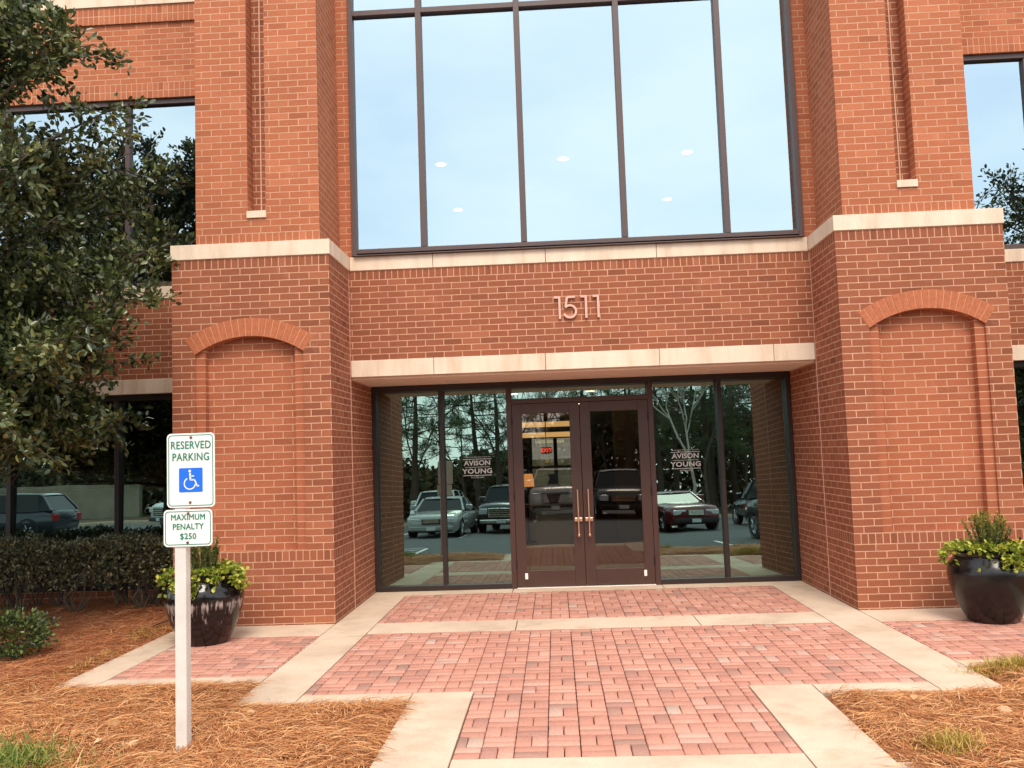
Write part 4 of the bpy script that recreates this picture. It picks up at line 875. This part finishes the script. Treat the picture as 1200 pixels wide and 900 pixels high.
# grass tufts
def tufts(name, label, spots, n, mat, seed, ln=(.05, .13)):
    r = np.random.default_rng(seed); P = []
    for (x, y, sx, sy) in spots:
        k = n // len(spots); P.append(np.stack([x + r.normal(size=k) * sx, y + r.normal(size=k) * sy, np.full(k, .0)], 1))
    P = np.concatenate(P); fn = in_left if P[:, 0].mean() < 0 else in_right; P[:, 2] = bed_z(fn, P[:, 0], P[:, 1]); nn = len(P)
    tag(ribbons(name, P, r.uniform(0, 6.28, nn), r.uniform(*ln, nn), r.uniform(.003, .006, nn), r.uniform(.5, 1.45, nn), r.normal(0, .25, nn), mat, seed=seed), label, 'grass', kind='stuff')
tufts('grass', 'bright green grass growing at the near left corner of the straw bed', [(-3.38, -3.93, .24, .12), (-3.85, -3.86, .25, .16)], 5200, M['grass'], 61)
tufts('grass', 'yellowed grass patch beside the right hand pavers', [(2.75, -2.36, .16, .07), (3.1, -2.32, .2, .07)], 2600, M['grass_dry'], 62)
tufts('grass', 'pale yellow green grass tuft low in the right straw bed', [(1.62, -3.92, .06, .05)], 420, M['grass_dry'], 63)
tufts('grass', 'thin weeds at the straw edge beside the left concrete border', [(-4.18, -.35, .07, .2), (-4.12, -1.4, .05, .3)], 420, M['grass_dry'], 64, (.03, .07))
dl_m = tinted('dry fallen leaf', [(0, lin(186, 140, 96)), (1, lin(226, 190, 150))], .7, .2, .2)
for i, (x, y, a) in enumerate(((-3.02, -3.30, .4), (-2.92, -3.62, 1.9), (-2.72, -3.66, .9), (-4.12, -1.72, 2.2), (-2.25, -3.12, .2), (1.75, -3.12, 1.2), (2.2, -3.35, 2.6))):
    r = np.random.default_rng(90 + i); fn = in_left if x < 0 else in_right; z = float(bed_z(fn, np.array([x]), np.array([y]))[0]) + .03
    o = leaves('fallen_leaf', np.zeros((1, 3)), np.array([[math.cos(a), math.sin(a), .12]]), .085, .045, dl_m, None, .18, 90 + i); o.location = (x, y, z)
    tag(o, 'curled tan fallen leaf lying on the pine straw', 'leaf', 'fallen leaves on the straw beds')

# ------------------------------------------------------------------ parked vehicles (seen in the glass)
M['car_glass'] = plain('dark car glass', lin(26, 31, 34), .08, 0, spec=.35); M['tyre'] = M['rubber']; M['rim'] = plain('alloy wheel', (.55, .55, .56, 1), .3, .9); M['lamp'] = plain('headlamp lens', lin(214, 218, 220), .12, .2); M['tail'] = plain('red tail lamp', lin(150, 20, 18), .2); M['trim'] = plain('black trim', lin(26, 26, 27), .5); M['plate'] = plain('blank plate', lin(216, 220, 224), .5)
def paint(name, c): return plain(name, c, .25, .25, coat=.8)
CS = .89
KIND = {  # L, W, hood height, roof height, belt, stations along length from the front (0) to the back (1): windscreen base, roof start, roof end, rear base
    'sedan': (5.2, 1.95, .90, 1.45, .98, .30, .43, .66, .82), 'coupe': (4.75, 1.88, .92, 1.38, 1.0, .36, .50, .64, .84), 'suv': (4.8, 1.92, 1.08, 1.75, 1.14, .27, .38, .90, .97), 'pickup': (5.7, 2.02, 1.22, 1.88, 1.26, .28, .37, .57, .62), 'wagon': (4.9, 1.93, 1.0, 1.68, 1.08, .26, .38, .88, .97)}
def car(kind, name, pm, x, y, rz, label, cat, grille_chrome=False):
    L, W, hh, hr, hb, ws, rs, re_, rb = [v for v in KIND[kind]]; T = empty(name, (x, y, -.15), rz, label, cat); T.scale = (CS, CS, CS)
    hw = W / 2; yy = lambda t: -t * L   # front bumper at y = 0, tail at y = -L
    gc = .22 if kind in ('sedan', 'coupe') else .32
    tailh = hb * (1.0 if kind != 'pickup' else .98)
    st = [(0, .62, gc + .12, hh * .72), (.012, .86, gc + .04, hh * .84), (.05, .95, gc, hh * .93), (.12, .985, gc, hh * .97), (ws, 1, gc, hb * .985), (.5, 1, gc, hb), (.75, 1, gc, hb), (.92, .985, gc + .02, tailh), (.985, .93, gc + .08, tailh * .95), (1, .8, gc + .16, tailh * .85)]
    b = MB(); rings = []
    for t, wf, z0, z1 in st:
        w_ = hw * wf; P = [(-w_ * .9, z0), (-w_, z0 + .12), (-w_, z0 + (z1 - z0) * .55), (-w_ * .97, z1 - .10), (-w_ * .86, z1 - .015), (-w_ * .4, z1 + .015), (w_ * .4, z1 + .015), (w_ * .86, z1 - .015), (w_ * .97, z1 - .10), (w_, z0 + (z1 - z0) * .55), (w_, z0 + .12), (w_ * .9, z0)]
        i0 = len(b.v); b.v += [(px, yy(t), pz) for px, pz in P]; rings.append(i0)
    n = 12
    for i in range(len(rings) - 1):
        for k in range(n): b.f.append((rings[i] + k, rings[i] + (k + 1) % n, rings[i + 1] + (k + 1) % n, rings[i + 1] + k)); b.m.append(0); b.uv.append(None)
    b.f.append(tuple(rings[0] + k for k in range(n))); b.m.append(0); b.uv.append(None); b.f.append(tuple(rings[-1] + k for k in reversed(range(n)))); b.m.append(0); b.uv.append(None)
    b.build('body', pm, T, smooth=45)
    # glasshouse and roof
    g = MB(); base = [(ws, .93, hb - .03), (rs, .93, hb - .03), (re_, .93, hb - .03), (rb, .93, hb - .03)]; top = [(rs - .005, .74, hr - .05), (rs + .03, .76, hr), (re_ - .03, .76, hr), (re_ + .005, .74, hr - .06)]
    i0 = len(g.v)
    for s in (-1, 1):
        g.v += [(s * hw * w_, yy(t), z) for t, w_, z in base] + [(s * hw * w_, yy(t), z - .02) for t, w_, z in top]
    Q = [(0, 1, 5, 4), (1, 2, 6, 5), (2, 3, 7, 6), (8, 12, 13, 9), (9, 13, 14, 10), (10, 14, 15, 11), (0, 4, 12, 8), (3, 11, 15, 7)]
    for q in Q: g.f.append(q); g.m.append(0); g.uv.append(None)
    g.build('windows', M['car_glass'], T)
    rf = MB(); rp_ = [(rs - .012, .72, hr - .065), (rs + .03, .75, hr - .01), ((rs + re_) / 2, .76, hr + .012), (re_ - .03, .75, hr - .012), (re_ + .012, .72, hr - .075)]; i0 = []
    for t, w_, z in rp_:
        i0.append(len(rf.v)); ww = hw * w_; rf.v += [(-ww, yy(t), z - .05), (-ww * .94, yy(t), z), (-ww * .4, yy(t), z + .018), (ww * .4, yy(t), z + .018), (ww * .94, yy(t), z), (ww, yy(t), z - .05)]
    for i in range(4):
        for k in range(5): rf.f.append((i0[i] + k, i0[i] + k + 1, i0[i + 1] + k + 1, i0[i + 1] + k)); rf.m.append(0); rf.uv.append(None)
    for s in (-1, 1):
        for (a, c) in ((base[0], top[0]), (base[3], top[3])): rf.tube([(s * hw * a[1], yy(a[0]), a[2]), (s * hw * c[1], yy(c[0]), c[2] - .02)], [.05, .035], 6)
        tm = (rs + re_) / 2 + .02; rf.tube([(s * hw * .935, yy(tm), hb - .03), (s * hw * .765, yy(tm), hr - .03)], .032, 6)
    rf.build('roof', pm, T, smooth=45)
    wr = .33 if kind in ('sedan', 'coupe') else .39
    for t in (.17, .80):
        for s in (-1, 1):
            wx = s * (hw - .12); ty = MB(); ty.lathe([(wr * .62, -.11), (wr * .95, -.115), (wr, -.08), (wr, .08), (wr * .95, .115), (wr * .62, .11)], (wx, yy(t), wr), 24, 0, 'x'); wheel = ty.build('wheel', M['tyre'], T, smooth=50)
            ri = MB(); ri.lathe([(.001, s * .10), (wr * .2, s * .105), (wr * .55, s * .085), (wr * .64, s * .112)], (wx, yy(t), wr), 20, 0, 'x')
            for k in range(5): a = k * 1.2566; ri.tube([(wx + s * .112, yy(t), wr), (wx + s * .112, yy(t) + wr * .58 * math.cos(a), wr + wr * .58 * math.sin(a))], .028, 5)
            ri.build('rim', M['rim'], wheel, smooth=50)
            ac = MB(); ac.lathe([(wr * 1.16, s * -.01), (wr * 1.16, s * .018), (wr * .99, s * .018)], (s * (hw - .016), yy(t), wr), 24, 0, 'x'); ac.build('wheel_arch', M['trim'], T, smooth=50)
    gz0, gz1 = (gc + .28, hh * .80)
    gr = MB(); gw = W * (.17 if kind in ('sedan', 'coupe') else .24); gr.box(-gw, gw, -.03, .022, gz0, gz1 - .02)
    gri = gr.build('grille', M['chrome'] if grille_chrome else M['trim'], T, bevel=.02)
    gs = MB()
    for k in range(4): zz = gz0 + .05 + k * (gz1 - gz0 - .1) / 3.4; gs.box(-gw * .86, gw * .86, .022, .030, zz, zz + .03)
    gs.build('grille_bar', M['trim'] if grille_chrome else M['chrome'], gri)
    for s in (-1, 1):
        hl = MB(); a, c = sorted((s * hw * .86, s * (gw + .04))); hl.box(a, c, -.10, -.005 if kind in ('sedan', 'coupe') else .012, hh * .60, hh * .79); hl.build('headlight', M['lamp'], T, bevel=.03)
        mi = MB(); a, c = sorted((s * hw * .95, s * (hw + .2))); mi.box(a, c, yy(ws) - .42, yy(ws) - .3, hb + .02, hb + .2); mi.build('mirror', pm, T, bevel=.04)
        tl = MB(); a, c = sorted((s * hw * .6, s * hw * .93)); tl.box(a, c, -L - .01, -L + .15, tailh * .66, tailh * .86); tl.build('tail_light', M['tail'], T, bevel=.02)
    bu = MB(); bu.box(-hw * .84, hw * .84, -.12, .045, gc + .05, gc + .22); bu.build('bumper', M['chrome'] if grille_chrome else (M['trim'] if kind != 'sedan' else pm), T, bevel=.04)
    pl = MB(); pl.box(-.16, .16, .046, .052, gc + .07, gc + .20); pl.build('number_plate', M['plate'], T, bevel=.004)
    if kind == 'pickup':
        bb = MB(); bb.quad([(-hw * .8, yy(.64), hb + .02), (hw * .8, yy(.64), hb + .02), (hw * .8, yy(.98), hb + .02), (-hw * .8, yy(.98), hb + .02)]); bb.build('bed_cover', M['trim'], T)
    return T
car('sedan', 'parked_sedan', paint('silver paint', lin(168, 170, 168)), -4.30, -15.5, R_(4), 'silver four door sedan facing the building in the far stall row', 'car')
car('suv', 'parked_suv', paint('white paint', lin(214, 214, 210)), -5.1, -20.9, R_(3), 'white sport utility car parked behind the silver sedan', 'car')
car('sedan', 'parked_sedan', paint('pale silver paint', lin(190, 192, 192)), -8.6, -20.5, R_(3), 'pale silver sedan in the stall left of the silver sedan', 'car')
car('pickup', 'parked_pickup', paint('charcoal paint', lin(34, 36, 42)), -2.25, -18.4, R_(5), 'charcoal pickup truck with a large chrome grille', 'truck', True)
car('pickup', 'parked_pickup', paint('light grey paint', lin(170, 168, 160)), -.35, -16.3, R_(2), 'light grey pickup truck parked straight ahead of the doors', 'truck')
car('suv', 'parked_suv', paint('black paint', lin(20, 20, 22)), 1.75, -15.2, 0, 'black boxy sport utility car reflected in the right door', 'car')
car('coupe', 'parked_coupe', paint('dark red paint', lin(104, 26, 30)), 3.95, -15.2, R_(-12), 'dark red two door coupe near the walk', 'car')
car('wagon', 'parked_suv', paint('dark grey paint', lin(40, 42, 46)), 6.7, -20.2, R_(172), 'dark grey sport utility car showing its tail behind the red coupe', 'car')
car('suv', 'parked_suv', paint('deep black paint', lin(16, 17, 19)), 5.7, -6.3, R_(-6), 'black sport utility car nosed up to the kerb on the right', 'car')
car('wagon', 'parked_suv', paint('slate blue paint', lin(44, 50, 60)), -20.6, -15.6, R_(88), 'slate blue wagon parked sideways across the lot on the left', 'car')
car('pickup', 'parked_pickup', paint('bright white paint', lin(222, 222, 220)), -15.4, -20.5, R_(40), 'white pickup truck turning at the left of the lot', 'truck')

# ------------------------------------------------------------------ trees across the lot
def pine_proto(seed, ht, name='pine_tree'):
    rl = random.Random(seed); r = np.random.default_rng(seed); T = empty(name, (0, 0, -.18)); tk = MB(); bx, by = rl.uniform(-.4, .4), rl.uniform(-.4, .4)
    cen = lambda z: (bx * (z / ht) ** 2, by * (z / ht) ** 2, z)
    tk.tube([cen(ht * t) for t in (0, .15, .35, .6, .85, 1)], [.19, .16, .14, .10, .05, .01], 8); pos = []; ds = []
    for k in range(40):
        z = ht * (.34 + .66 * (k / 40) ** .9); a = k * 2.4 + rl.uniform(-.4, .4); f = (z / ht - .34) / .66; L = (2.4 * (1 - f) ** .7 + .35) * rl.uniform(.55, 1.15)
        if f < .3 and rl.random() < .5: L *= .5
        c = cen(z); tip = (c[0] + L * math.cos(a), c[1] + L * math.sin(a), z + L * rl.uniform(-.12, .4)); tk.tube([c, ((c[0] + tip[0]) / 2, (c[1] + tip[1]) / 2, (c[2] + tip[2]) / 2 - .08), tip], [.035, .022, .008], 5, cap=False)
        nb = int(4 + L * 3)
        for j in range(max(2, int(nb * .6))):
            t = rl.uniform(.45, 1.05); q = np.array(c) + (np.array(tip) - np.array(c)) * t + r.normal(size=3) * np.array([.22, .22, .12]); n = 26
            pos.append(q + r.normal(size=(n, 3)) * .04); ds.append(r.normal(size=(n, 3)) + np.array([0, 0, .35]))
    tk.build('trunk', M['bark_pine'], T, smooth=60); leaves('crown', np.concatenate(pos), np.concatenate(ds), .30, .022, M['pine_needle'], T, 0, seed)
    return T
def bare_proto(seed, ht, mat, name='bare_tree'):
    rl = random.Random(seed); T = empty(name, (0, 0, -.18)); tk = MB(); tw = MB()
    def grow(p, d, L, rad, lev):
        q = p + d * L * .5 + Vector((rl.gauss(0, .04), rl.gauss(0, .04), 0)) * L; e_ = p + d * L; (tk if lev == 0 else tw).tube([p, q, e_], [rad, rad * .85, rad * .68], 6 if lev < 2 else 4, cap=False)
        if lev >= 5 or rad < .004: return
        n = 2 if lev < 1 else 3
        for k in range(n):
            ax = Vector((rl.gauss(0, 1), rl.gauss(0, 1), rl.gauss(0, .3))).normalized(); d2 = (d + ax * rl.uniform(.35, .7) + Vector((0, 0, .12))).normalized(); grow(e_.lerp(p, rl.uniform(0, .35)) if k else e_, d2, L * rl.uniform(.58, .82), rad * .62, lev + 1)
    grow(Vector((0, 0, 0)), Vector((rl.uniform(-.06, .06), rl.uniform(-.06, .06), 1)).normalized(), ht * .34, .10, 0)
    tk.build('trunk', mat, T, smooth=60); tw.build('branches', mat, T)
    return T
def dup(root, loc, rz, s, label, group):
    c = root.copy(); COL.objects.link(c); c.location = loc; c.rotation_euler = (0, 0, rz); c.scale = (s, s, s); tag(c, label, 'tree', group)
    for ch in root.children: d = ch.copy(); COL.objects.link(d); d.parent = c
    return c
def place(protos, spots, label, group):
    for i, (x, y, s) in enumerate(spots):
        p = protos[i % len(protos)]; loc = (x, y, -.19); rz = (i * 1.7) % 6.28
        if i < len(protos): p.location = loc; p.rotation_euler = (0, 0, rz); p.scale = (s, s, s); tag(p, label, 'tree', group)
        else: dup(p, loc, rz, s, label, group)
pines = [pine_proto(101, 9.2), pine_proto(102, 10), pine_proto(103, 8.4)]
rp2 = random.Random(5)
spots = [(-7.3, -31.5, 1), (-6.3, -34, 1.05), (-4.2, -32, 1), (-3.1, -31, .95), (-9.5, -33, 1.1), (3.6, -35, 1), (5.0, -33, .9), (7.6, -34, 1.05), (9.6, -32, 1), (11.5, -35, 1.1), (6.4, -38, 1.15), (8.8, -40, 1.1), (1.2, -38, 1), (-.8, -41, 1.05), (4.3, -42, 1.2), (10.5, -42, 1.2)]
spots += [(rp2.uniform(-46, -11), rp2.uniform(-58, -37), rp2.uniform(.9, 1.25)) for _ in range(16)] + [(rp2.uniform(12, 34), rp2.uniform(-58, -34), rp2.uniform(.9, 1.25)) for _ in range(12)]
spots = [(x, y, sc_ * (1 if y > -40 else 1.08)) for x, y, sc_ in [(a, b_, min(c, 1.1)) for a, b_, c in spots]]
place(pines, spots, 'tall loblolly type pine with a bare lower trunk across the parking lot', 'pines beyond the parking lot')
bares = [bare_proto(201, 11, M['bark']), bare_proto(202, 9, M['bark'])]
bsp = [(-5.3, -36, 1), (-2.2, -35, 1.1), (-8.4, -37, 1.1), (-3.6, -38, 1.2), (2.4, -36, 1.1), (7.0, -31, 1), (10.2, -37, 1.2), (4.4, -38, 1.1), (.4, -34, 1), (-12, -36, 1.1), (-15, -38, 1.2), (13, -36, 1)]
bsp = [(a, b_, c * .8) for a, b_, c in bsp]
place(bares, bsp, 'leafless grey deciduous tree among the pines across the lot', 'bare trees beyond the parking lot')
bi = bare_proto(211, 8.5, M['bark_pale']); bi.location = (5.9, -29.6, -.19); tag(bi, 'leafless tree with a pale straight trunk standing in front of the pines', 'tree')
bi2 = bare_proto(212, 8, M['bark_pale']); bi2.location = (-.9, -30.5, -.19); tag(bi2, 'leafless tree with a pale leaning trunk facing the doors', 'tree')
# far wood: one mass of trunks and leafage nobody could count
def woods():
    r = np.random.default_rng(77); n = 52000; x = r.uniform(-62, 48, n); d = r.uniform(0, 1, n); y = -42 - 20 * d
    top = 3.6 + .5 * np.sin(x * .21 + 1) + .6 * np.sin(x * .9) + 3.2 / (1 + np.exp(-(x - 2.5) * .7)) + .8 * d; z = top * r.uniform(0, 1, n) ** .8
    leaves('woods', np.stack([x, y, z - .2], 1), r.normal(size=(n, 3)) + np.array([0, 0, .4]), .62, .30, M['woods'], None, .1, 78)
    o = bpy.context.scene.objects['woods']; tag(o, 'dense far woodland closing the view beyond the parking lot', 'woods', kind='stuff')
woods()
# long low retaining wall beyond the road on the left
o = MB(); o.box(-60, -26, -41.6, -41.2, -.19, 1.9); o.build('retaining_wall', plain('pale concrete wall', lin(150, 140, 122), .9, noise=.25, nscale=1), None); tag(bpy.context.scene.objects['retaining_wall'], 'long pale concrete retaining wall beyond the road on the left', 'wall')

# ------------------------------------------------------------------ render settings
sc.cycles.max_bounces = 8; sc.cycles.glossy_bounces = 4; sc.cycles.transparent_max_bounces = 16; sc.cycles.transmission_bounces = 6
sc.cycles.use_denoising = True
